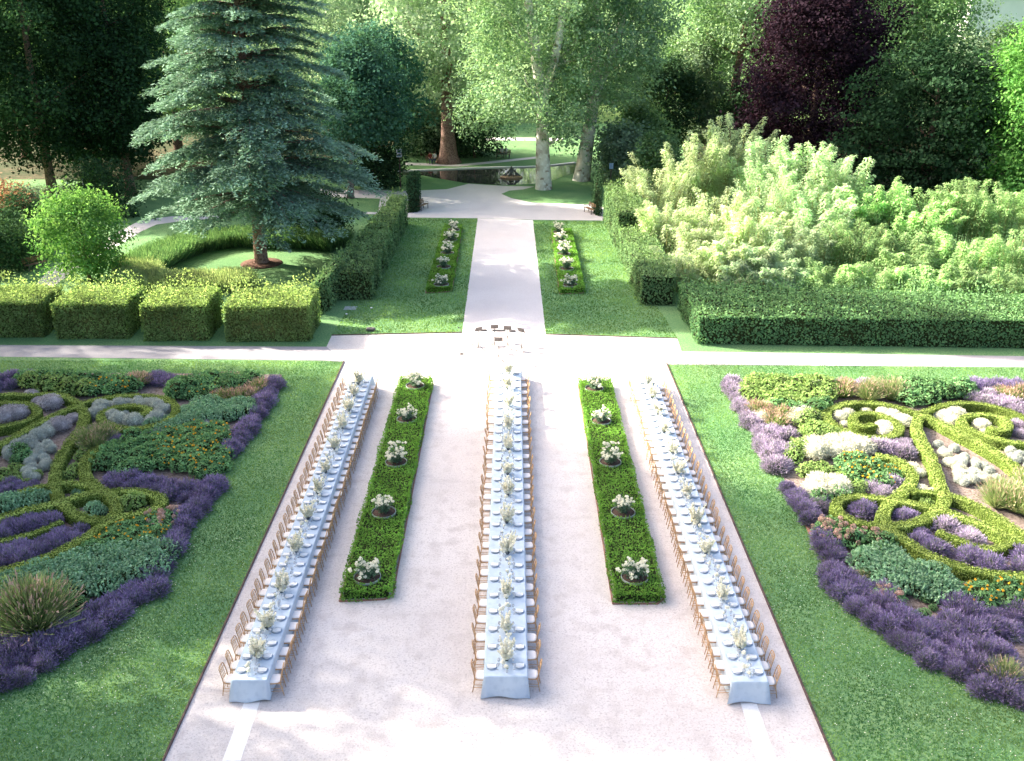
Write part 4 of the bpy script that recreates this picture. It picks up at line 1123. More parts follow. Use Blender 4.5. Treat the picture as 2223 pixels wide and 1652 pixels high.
spots('pinkgrass', ZA, [(870, 345, 1.2), (910, 335, 1.1), (830, 350), (1190, 345), (1420, 440), (1480, 435), (1550, 440), (1600, 430), (1640, 390, 1.1), (1660, 370), (1460, 335), (1610, 410)], 1.0, 'in the back right of the left bed')
row('bush', ZA, [(1130, 400), (1230, 370), (1310, 360), (1390, 370), (1480, 375), (1570, 360)], .72, 1.15, 'back right of the left bed', 2, .6)
row('marigold', ZA, [(1110, 420), (1200, 420), (1290, 410), (1400, 400), (1500, 400)], .75, 1.0, 'back right of the left bed', 1)
row('teal', ZA, [(1010, 655), (1060, 610), (1140, 560), (1230, 520), (1320, 500)], .5, 1.0, 'sedum drift beside the left spiral, upper', 2, .5)
row('teal', ZA, [(1020, 640), (1120, 600), (1240, 570), (1360, 545), (1470, 530), (1560, 510)], .5, 1.0, 'sedum drift beside the left spiral, lower', 3, .5)
spots('grey_bloom', ZA, [(1190, 620), (1250, 610), (1320, 610)], .7, 'below the sedum drift, left bed')
fill('marigold', ZA, [(1010, 720), (1180, 640), (1420, 650), (1440, 740), (1420, 870), (1250, 920), (1010, 880), (1000, 800)], .72, 1.05, 'on the right of the left bed')
fill('bush', ZA, [(600, 800), (740, 720), (1000, 700), (1010, 900), (900, 920), (700, 930), (600, 920)], .68, 1.0, 'inside the stem of the left bed')
spots('bush', ZA, [(1240, 680), (1330, 680), (1400, 690), (1320, 740), (1360, 930, .7), (1300, 950, .6), (1420, 890, .7)], .95, 'at the right of the marigold patch, left bed')
spots('plume', ZA, [(560, 740), (620, 710), (665, 700), (600, 760)], .85, 'left of the marigold patch in the left bed')
spots('lime', ZA, [(520, 830), (480, 900), (450, 940), (540, 800)], .6, 'beside the stem hedge of the left bed')
spots('teal', ZA, [(600, 1160, .9), (640, 1170, .7), (490, 1050, .7), (520, 1060, .6)], .85, 'inside the loops, left bed')
spots('lime', ZA, [(850, 1120, 1.1), (880, 1110), (830, 1130, .8)], .85, 'inside the leaf-shaped loop, left bed')
spots('allium', ZA, [(990, 1230), (1050, 1245), (1080, 1215, .9), (1100, 1190, .8), (1050, 1200, .8)], 1.0, 'by the lavender, left bed')
fill('marigold', ZA, [(600, 1390), (660, 1290), (800, 1230), (950, 1230), (1060, 1290), (1020, 1370), (900, 1400), (760, 1400)], .62, .95, 'below the leaf-shaped loop, left bed')
fill('bush', ZA, [(480, 1450), (600, 1380), (760, 1400), (960, 1400), (900, 1450), (760, 1470), (560, 1500)], .62, .85, 'below the marigold patch, left bed')
row('teal', ZC, [(60, 500), (180, 450), (320, 440), (450, 420), (600, 400), (740, 380), (870, 350), (950, 360)], .5, 1.15, 'sedum bank along the lower left bed', 2, .55)
row('teal', ZC, [(-80, 600), (40, 560), (150, 520), (300, 540), (440, 520), (580, 510), (720, 480), (850, 430), (940, 400)], .5, 1.2, 'front of the sedum bank, lower left bed', 2, .55)
row('lime', ZC, [(-120, 590), (0, 550), (60, 530)], .6, 1.1, 'end of the lower left sedum bank', 2, .6)
spots('plume', ZC, [(200, 760, 1.35), (170, 730, 1.2), (240, 740, 1.2), (150, 780)], 1.25, 'in the lower left corner bed')
spots('bush', ZC, [(400, 640, .7), (450, 650, .6), (520, 660, .6), (430, 760, .5), (480, 740, .45), (380, 770, .5)], .9, 'on bare soil in the lower left bed')

# right bed
row('pale_lavender', ZB, [(355, 215), (375, 290), (420, 350), (450, 410), (490, 470)], .62, 1.0, 'straight lawn edge of the right bed', 1)
fill('pale_lavender', ZB, [(490, 480), (700, 500), (730, 560), (720, 700), (650, 770), (590, 700), (520, 560)], .62, 1.1, 'at the lawn edge of the right bed')
row('lavender', ZB, [(740, 890), (790, 950), (810, 1000), (850, 1050), (880, 1080)], .58, 1.0, 'lawn corner of the right bed', 1, .6)
spots('pale_lavender', ZB, [(960, 1010), (1000, 1030, .9), (920, 990, .9)], 1.0, 'by the leaf-shaped loop, right bed')
row('lavender', ZB, [(930, 1210), (980, 1270), (1030, 1330), (1020, 1390), (1060, 1460)], .58, 1.0, 'lower lawn edge of the right bed', 1, .6)
row('lavender', ZD, [(1040, 430), (1080, 500), (1130, 570), (1200, 640), (1300, 690), (1400, 770), (1500, 840), (1610, 920), (1720, 990), (1850, 1060), (2000, 1120), (2120, 1160), (2260, 1220)], .6, .98, 'curved corner of the right bed', 2, .6, .16)
fill('lavender', ZD, [(1180, 500), (1450, 590), (1520, 690), (1500, 790), (1380, 700), (1250, 640), (1160, 560)], .9, 1.3, 'below the sedums, right bed')
fill('lavender', ZD, [(1560, 830), (1740, 640), (1900, 650), (1950, 720), (2100, 650), (2260, 680), (2260, 790), (2110, 830), (2110, 960), (2140, 1060), (1900, 1020), (1700, 930)], .66, 1.0, 'in the lower right corner')
spots('plume', ZD, [(2090, 1130), (1180, 490, .7)], .7, 'amid the corner lavender, right bed')
fill('lime', ZB, [(420, 260), (500, 215), (700, 215), (950, 225), (1010, 280), (900, 370), (700, 390), (600, 350), (470, 330)], .74, 1.15, 'at the back left of the right bed')
row('bush', ZB, [(650, 380), (760, 400), (860, 400), (940, 370)], .72, 1.05, 'back left of the right bed', 1)
row('pale_lavender', ZB, [(880, 235), (960, 235), (1060, 250), (1150, 260), (1220, 230)], .6, 1.1, 'back edge of the right bed', 2, .6)
spots('pinkgrass', ZB, [(1070, 280), (1080, 250), (680, 430), (560, 410), (600, 440), (640, 470), (520, 400), (1040, 260), (2080, 290), (2140, 310), (2200, 290)], 1.1, 'at the back of the right bed')
spots('cream', ZB, [(800, 420, 1.1), (780, 450), (850, 440), (740, 450, .9), (560, 440, .9)], 1.1, 'left of the white ball spiral, right bed')
spots('lime', ZB, [(820, 470), (860, 450), (900, 520, 1.2), (940, 540, 1.1), (880, 570), (1000, 570), (760, 660, .9), (800, 640), (740, 700, .8)], 1.0, 'left of the stem in the right bed')
row('plume', ZB, [(1220, 290), (1290, 280), (1360, 290)], .6, .95, 'back of right bed above the balls', 2, .6)
fill('bush', ZB, [(1400, 260), (1560, 240), (1750, 230), (1900, 260), (1890, 310), (1700, 320), (1580, 370), (1480, 340)], .76, 1.15, 'at the back of the right bed')
row('lavender', ZB, [(1880, 240), (1980, 240), (2080, 250), (2180, 260), (2300, 275)], .6, 1.1, 'back right edge of the right bed', 2, .6)
row('pale_lavender', ZB, [(1930, 300), (2000, 325), (2080, 355), (2160, 385), (2260, 420)], .62, 1.1, 'second spiral arm, right bed', 2, .6)
spots('cream', ZB, [(1150, 385), (1215, 390), (1050, 430), (1080, 465, 1.05), (1095, 415, .8), (1380, 420), (1445, 460, 1.1), (1490, 440, .9), (1320, 410, .8)], .95, 'in the outer ring of the right spiral')
spots('cream', ZB, [(1260, 450, .9), (1310, 460), (1330, 495, 1.1), (1290, 520, 1.05), (1210, 525, .9), (1160, 530, .8), (1340, 525)], .95, 'in the heart of the right spiral')
spots('cream', ZB, [(1690, 430), (1740, 430), (1790, 420), (1760, 455, .9)], .95, 'inside the second spiral arm, right bed')
spots('cream', ZB, [(1950, 485, .9), (1975, 470, .8), (1930, 470, .7), (1970, 520, .6)], .9, 'in the heart of the second spiral')
spots('pale_lavender', ZB, [(1820, 390), (1880, 390), (1940, 385), (2120, 430), (2180, 480), (2220, 500), (2190, 540, .8), (2150, 420)], .8, 'inside the second spiral, right bed')
row('cream', ZB, [(860, 640), (960, 630), (1060, 625), (1160, 620)], .5, 1.25, 'long white drift of the right bed', 2, .6)
row('lime', ZB, [(850, 560), (920, 560), (990, 560)], .6, 1.0, 'upper side of the white drift, right bed', 1)
fill('pale_lavender', ZB, [(1210, 600), (1400, 540), (1520, 560), (1530, 680), (1450, 680), (1300, 640)], .6, 1.0, 'below the right spiral')
fill('marigold', ZB, [(1000, 700), (1240, 690), (1420, 730), (1460, 830), (1380, 880), (1150, 830), (1060, 780)], .72, 1.0, 'inside the stem of the right bed')
fill('lime', ZB, [(740, 760), (950, 720), (1050, 800), (1200, 880), (1180, 930), (1060, 900), (850, 830)], .66, .75, 'left of the marigolds, right bed')
row('cream', ZB, [(890, 890), (950, 880), (1010, 890)], .5, 1.2, 'small white drift above the leaf-shaped loop', 2, .5)
row('bush', ZB, [(920, 960), (990, 960), (1060, 930)], .6, .85, 'underside of the small white drift, right bed', 1)
fill('pale_lavender', ZB, [(1210, 900), (1290, 850), (1400, 850), (1420, 920), (1300, 940)], .55, .9, 'by the stem crossing, right bed')
row('cream', ZB, [(1540, 750), (1570, 800), (1590, 850), (1600, 890)], .42, .9, 'inside of the stem, right bed', 2, .45)
spots('lime', ZB, [(1590, 970), (1600, 985, .7)], .7, 'in the small loop of the right bed')
spots('lavender', ZB, [(1150, 1010), (1200, 1030), (1240, 1050, .9), (1420, 1030), (1460, 1060), (1500, 1070, .9)], .95, 'inside the leaf-shaped loop, right bed')
fill('silver', ZB, [(1640, 540), (1800, 620), (2000, 750), (2150, 830), (1900, 870), (1760, 840), (1750, 740), (1680, 640)], .62, .6, 'on open soil between the arms, right bed')
fill('cream', ZB, [(1690, 650), (1800, 680), (1980, 780), (2000, 820), (1790, 830), (1770, 760)], .6, .62, 'on open soil between the arms, right bed')
spots('plume', ZB, [(2080, 950), (2140, 980), (2200, 960), (2050, 980), (2180, 1010), (2240, 900), (2260, 1040)], 1.0, 'on the open soil at the right edge')
fill('silver', ZB, [(2050, 610), (2300, 640), (2300, 740), (2222, 740), (2130, 670)], .5, .6, 'between the right arms at the picture edge')
fill('lime', ZB, [(1740, 960), (1830, 970), (1960, 1030), (2080, 1110), (1980, 1120), (1850, 1060), (1760, 1020)], .62, .9, 'between the two right arms')
fill('lavender', ZB, [(1460, 1170), (1560, 1110), (1640, 1110), (1720, 1190), (1900, 1280), (2100, 1330), (2300, 1290), (2300, 1400), (2000, 1390), (1800, 1340), (1620, 1270)], .66, 1.1, 'inside the sweep of the lower arm, right bed')
fill('pale_lavender', ZB, [(1680, 1090), (1780, 1100), (1950, 1140), (2020, 1200), (1950, 1230), (1800, 1190)], .62, .95, 'above the short inner hedge, right bed')
fill('allium', ZB, [(930, 1150), (980, 1110), (1150, 1120), (1250, 1190), (1270, 1250), (1150, 1290), (1060, 1250), (960, 1190)], .6, 1.05, 'below the leaf-shaped loop, right bed')
fill('bush', ZB, [(1270, 1230), (1380, 1190), (1420, 1280), (1400, 1320), (1300, 1320)], .6, .95, 'beside the pink flowers, right bed')
fill('teal', ZD, [(1100, 380), (1180, 330), (1380, 330), (1420, 400), (1640, 430), (1750, 530), (1740, 600), (1620, 560), (1500, 610), (1440, 560), (1280, 470), (1120, 440)], .52, 1.15, 'forming the sedum bank of the right bed')
spots('pale_lavender', ZD, [(1600, 390), (1740, 450), (1700, 430, .9)], .95, 'above the right sedum bank')
spots('allium', ZD, [(1370, 610), (1310, 600, .8), (1770, 810, .6)], .9, 'amid the corner lavender, right bed')
fill('marigold', ZD, [(1820, 540), (1900, 510), (2100, 570), (2300, 570), (2300, 640), (1990, 680), (1830, 610)], .66, 1.05, 'above the corner lavender, right bed')
spots('bush', ZD, [(1600, 620, .6), (1580, 720, .6), (1680, 790, .5), (1700, 650, .4), (1640, 680, .4)], .7, 'on bare soil in the lower right bed')

# ------------------------------------------------------------------ clipped hedges
def blk(name, q, h, leaf, label, group=None, **k):
    o = clip_hedge(name, q, h, leaf, **k); tag(o, label, 'hedge', group); return o
def front_block(x0, x1, y, depth, xr=None, dx=0.0):
    a, b = ZL(x0, y), ZL(x1, y)
    return [a, b, b + [dx, depth, 0], a + [dx, depth, 0]]
LG = 'clipped hornbeam blocks along the cross path'
for i, (x0, x1, y, lab) in enumerate(((-330, 297, 1112, 'cut off by the left picture edge'), (335, 842, 1120, 'second from the left picture edge'), (893, 1350, 1133, 'third from the left picture edge'), (1420, 1985, 1138, 'largest and nearest the central path'))):
    rng = np.random.default_rng(300 + i)
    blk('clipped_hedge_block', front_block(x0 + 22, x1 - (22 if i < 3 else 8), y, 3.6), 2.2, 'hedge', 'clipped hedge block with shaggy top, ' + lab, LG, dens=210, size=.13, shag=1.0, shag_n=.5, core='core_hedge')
rng = np.random.default_rng(310)
a, b = ZL(2010, 985), ZL(2100, 940)
blk('clipped_hedge_block', [a, b, b + [0.9, 7.5, 0], a + [.4, 7.5, 0]], 2.3, 'hedge_avenue', 'narrow clipped hedge behind the largest block, beside the avenue lawn', dens=120, size=.15, shag=.6)
# stepped blocks along the left of the avenue lawn
n0, n1 = ZE(285, 1395), ZE(515, 905)
f0 = ZE(15, 1402)
wdt = n0[0] - f0[0]
for i in range(6):
    rng = np.random.default_rng(320 + i)
    a = n0 + (n1 - n0) * (i / 6); b = n0 + (n1 - n0) * ((i + .95) / 6)
    W_ = wdt * (1 - .10 * i)
    blk('avenue_hedge_block', [a - [W_, 0, 0], a, b, b - [W_, 0, 0]], 1.95 + .12 * i, 'hedge_avenue', f'leafy hedge block left of the avenue lawn, {nth(i + 1)} from the front', 'stepped hedge blocks along the avenue lawn', dens=110, size=.16, shag=.7, shag_n=.5)
rng = np.random.default_rng(330)
a, b = ZE(512, 838), ZE(580, 832)
blk('dark_hedge_cube', [a, b, b + [0, 3.0, 0], a + [0, 3.0, 0]], 3.3, 'hedge_dark', 'small dark clipped hedge behind the left bench', dens=110, size=.16, shag=.08)
a, b = ZE(1703, 850), ZE(1745, 860)
blk('dark_hedge_cube', [a, b, b + [0, 3.0, 0], a + [0, 3.0, 0]], 3.3, 'hedge_dark', 'small dark clipped hedge behind the right bench', dens=110, size=.16, shag=.08)
# right of the avenue lawn
rng = np.random.default_rng(331)
a, c, b = ZE(1990, 1425), ZE(1755, 885), ZE(2215, 1430)
blk('avenue_hedge', [a, b, a * .45 + c * .55 + [2.6, 0, 0], a * .45 + c * .55], 2.0, 'hedge_avenue', 'long clipped hedge right of the avenue lawn, sunlit shaggy top', dens=110, size=.15, shag=.6, shag_n=.5)
rng = np.random.default_rng(332)
m0 = a * .45 + c * .55 + [0, .15, 0]
blk('avenue_hedge', [m0, m0 + [2.6, 0, 0], c + [2.4, 0, 0], c], 3.1, 'hedge_avenue', 'taller rear hedge right of the avenue lawn', dens=110, size=.16, shag=.7, shag_n=.5)
rng = np.random.default_rng(333)
a, b = G(1512, 748), G(2420, 760); e = G(1466, 664)
blk('long_clipped_hedge', [a, b, b + [0, 4.6, 0], [e[0], e[1] - .6, 0]], 1.75, 'hedge_right', 'long dark clipped hedge along the right cross path', dens=130, size=.14, shag=.85, shag_n=.5)

# ------------------------------------------------------------------ trees
def at(px, py): p = G(px, py); return (p[0], p[1], 0)
def seeded(s):
    global rng
    rng = np.random.default_rng(s)

# the cedar: level fans of needles on whorled limbs
def cedar(base, z0, z1, r0, label):
    seeded(400)
    root = empty('cedar', base); tag(root, label, 'tree')
    g = Geo(['bark_red']); g.tube([(0, 0, -.2), (0, 0, .35), (.02, 0, 3), (.1, .05, z1 * .5), (.05, .1, z1 * .97)], [.72, .52, .44, .28, .04], 12)
    P, N, A, T = [], [], [], []
    nb = 250
    for i in range(nb):
        f = (i + .5) / nb
        tier = int(f * 25); f = (tier + .5) / 25
        z = z0 + (z1 - z0) * f ** 1.1 + rng.normal() * .26
        rr = r0 * (1 - f) ** .86 * (.58 + .54 * rng.random()) + .8
        if f < .06: rr *= .8
        az = i * 2.399 + rng.normal() * .25
        u = np.array([math.cos(az), math.sin(az), 0]); sd = np.array([-u[1], u[0], 0])
        rise = .10 * rr * (1 - f) - (.9 if f < .1 else 0)
        ks = np.linspace(0, 1, 6)
        pts = [np.array([0, 0, z]) + u * rr * t + np.array([0, 0, rise * math.sin(t * 2.0) - .20 * rr * t ** 3 + .25 * f * rr * t]) for t in ks]
        g.tube(pts, [.13 * (1 - f) + .04, .10 * (1 - f) + .03, .07 * (1 - f) + .025, .05, .03, .012], 5)
        # twigs spread to both sides of the limb in one shelf
        nt_ = int(10 + rr * 4.4)
        for j in range(nt_):
            t = .15 + .85 * (j + rng.random()) / nt_
            c = np.array([np.interp(t, ks, [p[k] for p in pts]) for k in range(3)])
            side = 1 if j % 2 else -1
            ln = (.35 + .34 * rr * (1 - (t - .45) ** 2 * 2.2)) * (.55 + .6 * rng.random())
            ln = max(.35, min(ln, 2.3))
            d = unit(sd * side * (1.0 - .5 * t) + u * (.45 + .6 * t) + rng.normal(size=3) * np.array([.18, .18, .05]))
            m = int(20 * ln + 9)
            s_ = rng.random(m)[:, None]
            q = c + d * ln * s_ + np.array([0, 0, 1.]) * (-.30 * ln * s_ ** 2) + rng.normal(size=(m, 3)) * np.array([.13, .13, .05])
            q[:, 2] -= .10 * rng.random(m) ** 2
            P.append(q); N.append(np.array([0, 0, 1.]) + rng.normal(size=(m, 3)) * .38); A.append(np.tile(d, (m, 1)) + rng.normal(size=(m, 3)) * .5)
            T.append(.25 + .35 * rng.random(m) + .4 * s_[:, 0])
    mk('trunk', g.mesh('trunk'), root)
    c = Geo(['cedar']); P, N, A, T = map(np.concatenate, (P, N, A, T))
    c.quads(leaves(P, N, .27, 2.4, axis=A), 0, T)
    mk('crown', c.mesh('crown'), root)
    return root
cedar(at(568, 572), 4.6, 31, 8.0, 'huge blue-green cedar with level drooping shelves of needles')
tag(mk('mulch_ring', (lambda g: g.lathe([(1.55, 0), (1.5, .05), (.9, .10), (.5, .14)], 26) and g.mesh('mulch_ring'))(Geo(['mulch'])), None, (at(568, 572)[0], at(568, 572)[1], .006)), 'round patch of red-brown mulch at the foot of the cedar', 'mulch')

seeded(410)
tree('small_tree', at(196, 612), 'bright', 'bark', .7, 6.1, 2.9, 2.6, 26, 15000, .20, .13, 'small bright green round tree behind the left hedge blocks', shape='egg', rl=.40, seed=3, spread=.36, nl=6)

# tall dark trees at the left
DT = 'dark_tall_tree'
for i, (px, py, z0, z1, rx, s, lab) in enumerate((
        (-70, 415, 3.5, 27, 6.8, 21, 'tall dark tree cut off by the left picture edge'),
        (119, 440, 4.5, 29, 6.2, 22, 'tall dark tree second from the left picture edge'),
        (285, 424, 4.0, 26, 5.0, 23, 'tall dark tree right behind the cedar limbs'))):
    seeded(420 + i)
    tree(DT, at(px, py), 'dark_tree', 'bark', z0, z1, rx, rx, 46, 52000, .28, .45, lab, shape='column', rl=.36, seed=s, spread=.62, nl=7, group='tall dark trees at the left')
seeded(425)
tree('dark_tall_tree', at(215, 385), 'dark_tree', 'bark', 2.0, 22, 7.5, 5, 40, 24000, .42, .5, 'broad dark tree filling the gap behind the others at left', shape='column', rl=.36, seed=31, spread=.7, nl=5, group='tall dark trees at the left')
for i, (px, py, z1, rx, leaf, lab) in enumerate((
        (60, 345, 30, 9, 'mid_tree', 'sunlit green tree far behind the dark trees at left'),
        (390, 340, 30, 8.5, 'mid_tree', 'bright green tree rising between dark trees and cedar'),
        (640, 318, 31, 9.5, 'plane_hazed', 'pale green tree top behind the cedar'))):
    seeded(430 + i)
    tree('background_tree', at(px, py), leaf, 'bark', 5, z1, rx, rx, 42, 40000, .32, .5, lab, shape='egg', rl=.34, seed=40 + i, spread=.7, nl=6)

# behind the cedar, right
seeded(440)
tree('leaning_tree', at(761, 430), 'teal_tree', 'bark_grey', 5.6, 13.6, 4.0, 4.0, 30, 17000, .32, .30, 'dark blue-green tree with a grey trunk right of the cedar', shape='egg', rl=.40, seed=7, spread=.55, lean=(.9, .5), nl=7, cx=1.6, group=None)
seeded(441)
tree('yew', at(818, 408), 'hedge_dark', 'bark', .5, 8.2, 3.2, 3.0, 26, 15000, .27, .28, 'low dark spreading yew beside the blue sign post', shape='egg', rl=.42, seed=8, spread=.5, nl=5)
seeded(442)
tree('tall_tree', at(820, 385), 'teal_tree', 'bark', 5, 14.2, 5.2, 5, 32, 18000, .34, .35, 'rounded blue-green tree above the yew', shape='egg', rl=.38, seed=9, spread=.6, nl=6)
for i, (px, py, z1, rx, leaf, lab) in enumerate(((915, 338, 7.5, 3.6, 'olive', 'straggly olive-grey shrub left of the reddish trunk'), (930, 334, 4.6, 2.6, 'hedge_dark', 'dark shrub against the left side of the reddish trunk'),
                                                 (1030, 342, 6.3, 3.5, 'hedge_dark', 'dark rounded yew right of the reddish trunk'), (1003, 330, 7.4, 2.2, 'hedge_dark', 'narrow dark yew behind the reddish trunk'))):
    seeded(445 + i)
    tree('shrub', at(px, py), leaf, 'bark', .3, z1, rx, rx * .9, 20, 8000, .30, .15, lab, 'shrub', shape='egg', rl=.42, seed=12 + i, spread=.5, nl=4)
seeded(450)
tree('plane_tree', at(974, 353), 'plane_hazed', 'bark_red', 8.2, 30, 8.5, 8, 46, 34000,   .40, .80, 'old plane tree with flared reddish trunk beyond the pond', shape='egg', rl=.33, seed=17, spread=.7, flare=2.1, nl=10)

def sycamore(base, stems, lobes, label, s):
    seeded(s)
    root = empty('plane_tree', base); tag(root, label, 'tree', 'white-barked plane trees before the pond')
    g = Geo(['bark_pale'])
    for pts, rad in stems: g.tube(spline(pts, 1.0), np.interp(np.linspace(0, 1, len(spline(pts, 1.0))), np.linspace(0, 1, len(rad)), rad), 14)
    r_ = np.random.default_rng(s)
    for L in lobes[::3]:
        best = min((p for pts, _ in stems for p in pts[1:]), key=lambda p: np.linalg.norm(np.array(p) + [0, 0, 2.5] - np.array(L[:3])))
        a, b = np.array(best), np.array(L[:3]); mid = (a + b) / 2 + r_.normal(size=3) * .5 + [0, 0, -.4]
        g.tube([a, mid, b], [.17, .10, .03], 6)
    mk('trunk', g.mesh('trunk'), root)
    mk('crown', crown_mesh('crown', 'plane', [L for L in lobes if not (L[1] < -2 and abs(L[0]) < 2.2 and 9 < L[2] < 15)], 62000, .27, spread=.55, droop=.05), root)
    return root
lo = lobes_for(6.6, 29, 8.6, 8, 58, 'egg', .30, 61, -.8, 0) + [(-5.5, -2, 7.4, 1.5, 1.5, 1.3), (-7.2, 0, 8.3, 1.6, 1.6, 1.3), (2.0, -1.5, 6.3, 1.3, 1.2, 1.5), (.3, -2, 6.9, 1.2, 1, 1.3), (2.4, -1, 4.9, .9, .9, .9)]
sycamore(at(1180, 410), [([(0, 0, -.2), (0, 0, .5), (-.15, 0, 4), (-.2, 0, 8), (-.9, .2, 13), (-1.8, .5, 19), (-2.2, .5, 26)], [.95, .70, .62, .56, .42, .28, .10]),
                         ([(-.2, 0, 8.6), (.8, -.2, 12), (1.6, -.3, 17), (2.1, -.2, 25)], [.48, .40, .28, .08])], lo, 'white-barked plane tree with the thick pale trunk left of its twin', 460)
lo = lobes_for(8.2, 28, 8.4, 8, 54, 'egg', .30, 62, 1.4, .5) + [(-2.6, -1.5, 6.8, 1.2, 1, 1.2), (-1.9, -1.6, 5.0, .8, .8, .8), (-3.5, -1, 9, 1.5, 1.3, 1.2)]
sycamore(at(1262, 391), [([(0, 0, -.2), (.1, 0, .6), (.5, 0, 4), (1.0, 0, 8.3), (1.1, .2, 13), (.9, .5, 19), (.5, .5, 25)], [1.05, .76, .62, .52, .36, .23, .08]),
                         ([(.9, .1, 7.4), (2.2, .3, 11), (3.4, .6, 14.5), (4.2, .8, 19), (4.6, 1, 24)], [.42, .42, .34, .22, .06])], lo, 'white-barked plane tree forking low, right of its twin', 461)

# trees beyond the right of the pond
seeded(470)
root = tree('plane_tree', at(1572, 330), 'plane', 'bark_red', 12, 29, 8.5, 8, 40, 42000, .32, .62, 'plane tree with a bare leaning reddish trunk and lopped limbs', shape='egg', rl=.32, seed=66, spread=.7, lean=(2.2, 0), nl=9, flare=1.3, cx=.8)
for i, (px, py, z0, z1, rx, leaf, sh, lab) in enumerate((
        (1440, 345, 2.5, 10.5, 4.2, 'hedge_dark', 'egg', 'dark yew behind the right plane trunk'),
        (1345, 398, .4, 5.6, 2.6, 'olive', 'egg', 'pale leafy shrub right of the forked plane'),
        (1390, 372, .4, 7.0, 3.0, 'mid_tree', 'egg', 'green shrub behind the pale leafy shrub'),
        (1425, 420, .4, 5.2, 2.2, 'hedge_avenue', 'egg', 'green leafy bush rising over the rear avenue hedge'),
        (1505, 330, 2, 13, 2.4, 'olive', 'column', 'slim columnar tree before the leaning plane'),
        (1480, 300, 4, 22, 7, 'mid_tree', 'egg', 'mid green tree between the planes'),
        (1545, 310, 1, 7, 4, 'hedge_dark', 'egg', 'dark undergrowth tree at the foot of the leaning plane'),
        (1640, 340, .4, 9, 4.5, 'hedge_dark', 'egg', 'dark shrub left of the copper beech'))):
    seeded(475 + i)
    tree('background_tree' if z1 > 8 else 'shrub', at(px, py), leaf, 'bark', z0, z1, rx, rx, 26, 14000 if z1 > 8 else 9000, .33, .28, lab, 'tree' if z1 > 8 else 'shrub', shape=sh, rl=.38, seed=70 + i, spread=.55, nl=6)
seeded(490)
tree('copper_beech', at(1752, 372), 'copper', 'bark', 1.0, 18.6, 8.6, 7.5, 60, 62000, .32, .6, 'dark purple copper beech with a domed crown', shape='egg', rl=.34, seed=81, spread=.6, nl=8)
seeded(491)
tree('dark_cedar', at(2000, 425), 'dark_tree', 'bark', .8, 13.0, 7.6, 7, 40, 34000, .34, .5, 'dark blue-green conifer right of the copper beech', shape='egg', rl=.38, seed=82, spread=.7, nl=8, flat=.3, droop=.08)
seeded(492)
tree('lush_tree', at(2225, 452), 'lush', 'bark', 1.2, 15.8, 5.6, 5.5, 40, 30000, .30, .4, 'lush bright green tree at the right picture edge', shape='column', rl=.36, seed=83, spread=.55, nl=7)
for i, (px, py, z0, z1, rx, leaf, lab) in enumerate((
        (1970, 300, 4, 19, 8.5, 'mid_tree', 'broad mid green tree behind the dark conifer'),
        (2080, 330, 2.5, 12.2, 4.4, 'olive', 'rounded grey-green tree behind the lush tree'),
        (1890, 285, 6, 24, 8, 'plane', 'green tree rising behind the copper beech'),
        (1700, 285, 6, 27, 9, 'plane', 'tall green tree behind the copper beech, left side'),
        (2180, 290, 4, 12.5, 7, 'mid_tree', 'green tree at the far right below the white building'),
        (2375, 340, 3, 22, 8, 'mid_tree', 'green tree partly cut off by the right picture edge'))):
    seeded(495 + i)
    tree('background_tree', at(px, py), leaf, 'bark', z0, z1, rx, rx, 38, 34000, .33, .45, lab, shape='egg', rl=.36, seed=90 + i, spread=.75, nl=6)
# far park trees across the skyline
far = [('plane_hazed', 700, 250, 30, 11), ('plane_hazed', 830, 235, 31, 12), ('plane_hazed', 930, 262, 29, 10), ('mid_tree', 985, 205, 32, 11), ('plane_hazed', 1250, 200, 36, 13), ('mid_tree', 1360, 215, 34, 12),
       ('plane_hazed', 1420, 255, 27, 9), ('mid_tree', 1500, 215, 33, 12), ('plane_hazed', 1600, 220, 30, 11), ('mid_tree', 1760, 215, 30, 12), ('plane_hazed', 1870, 205, 30, 12), ('mid_tree', 1985, 215, 27, 9), ('mid_tree', 520, 240, 33, 11), ('mid_tree', 330, 240, 34, 12), ('mid_tree', 150, 240, 34, 12), ('mid_tree', -20, 240, 34, 12), ('plane_hazed', 2290, 225, 24, 9)]
fp = {}
for i, (leaf, px, py, z1, rx) in enumerate(far):
    lab = ('pale hazy' if leaf == 'plane_hazed' else 'mid green') + f' park tree on the skyline, {nth(sorted(q[1] for q in far).index(px) + 1)} from the left'
    if leaf not in fp:
        seeded(510 + i)
        fp[leaf] = (Proto(tree('park_tree', (0, 0, 0), leaf, 'bark', 4, 30, 11, 11, 44, 40000, .42, .6, lab, shape='egg', rl=.34, seed=110 + i, spread=.95, nl=6)))
    fp[leaf].put(at(px, py), i * 1.7, (rx / 11, rx / 11, z1 / 30), lab, 'park trees on the skyline')
# unseen trees left of view, shaped to throw dappled shade over court and beds
for i, (x, y, s) in enumerate(SHADE):
    fp['mid_tree'].put((x, y, 0), i * 2.1, s, 'tall unseen tree west of the garden, shaped to shade the court', 'unseen shade trees west of the garden')

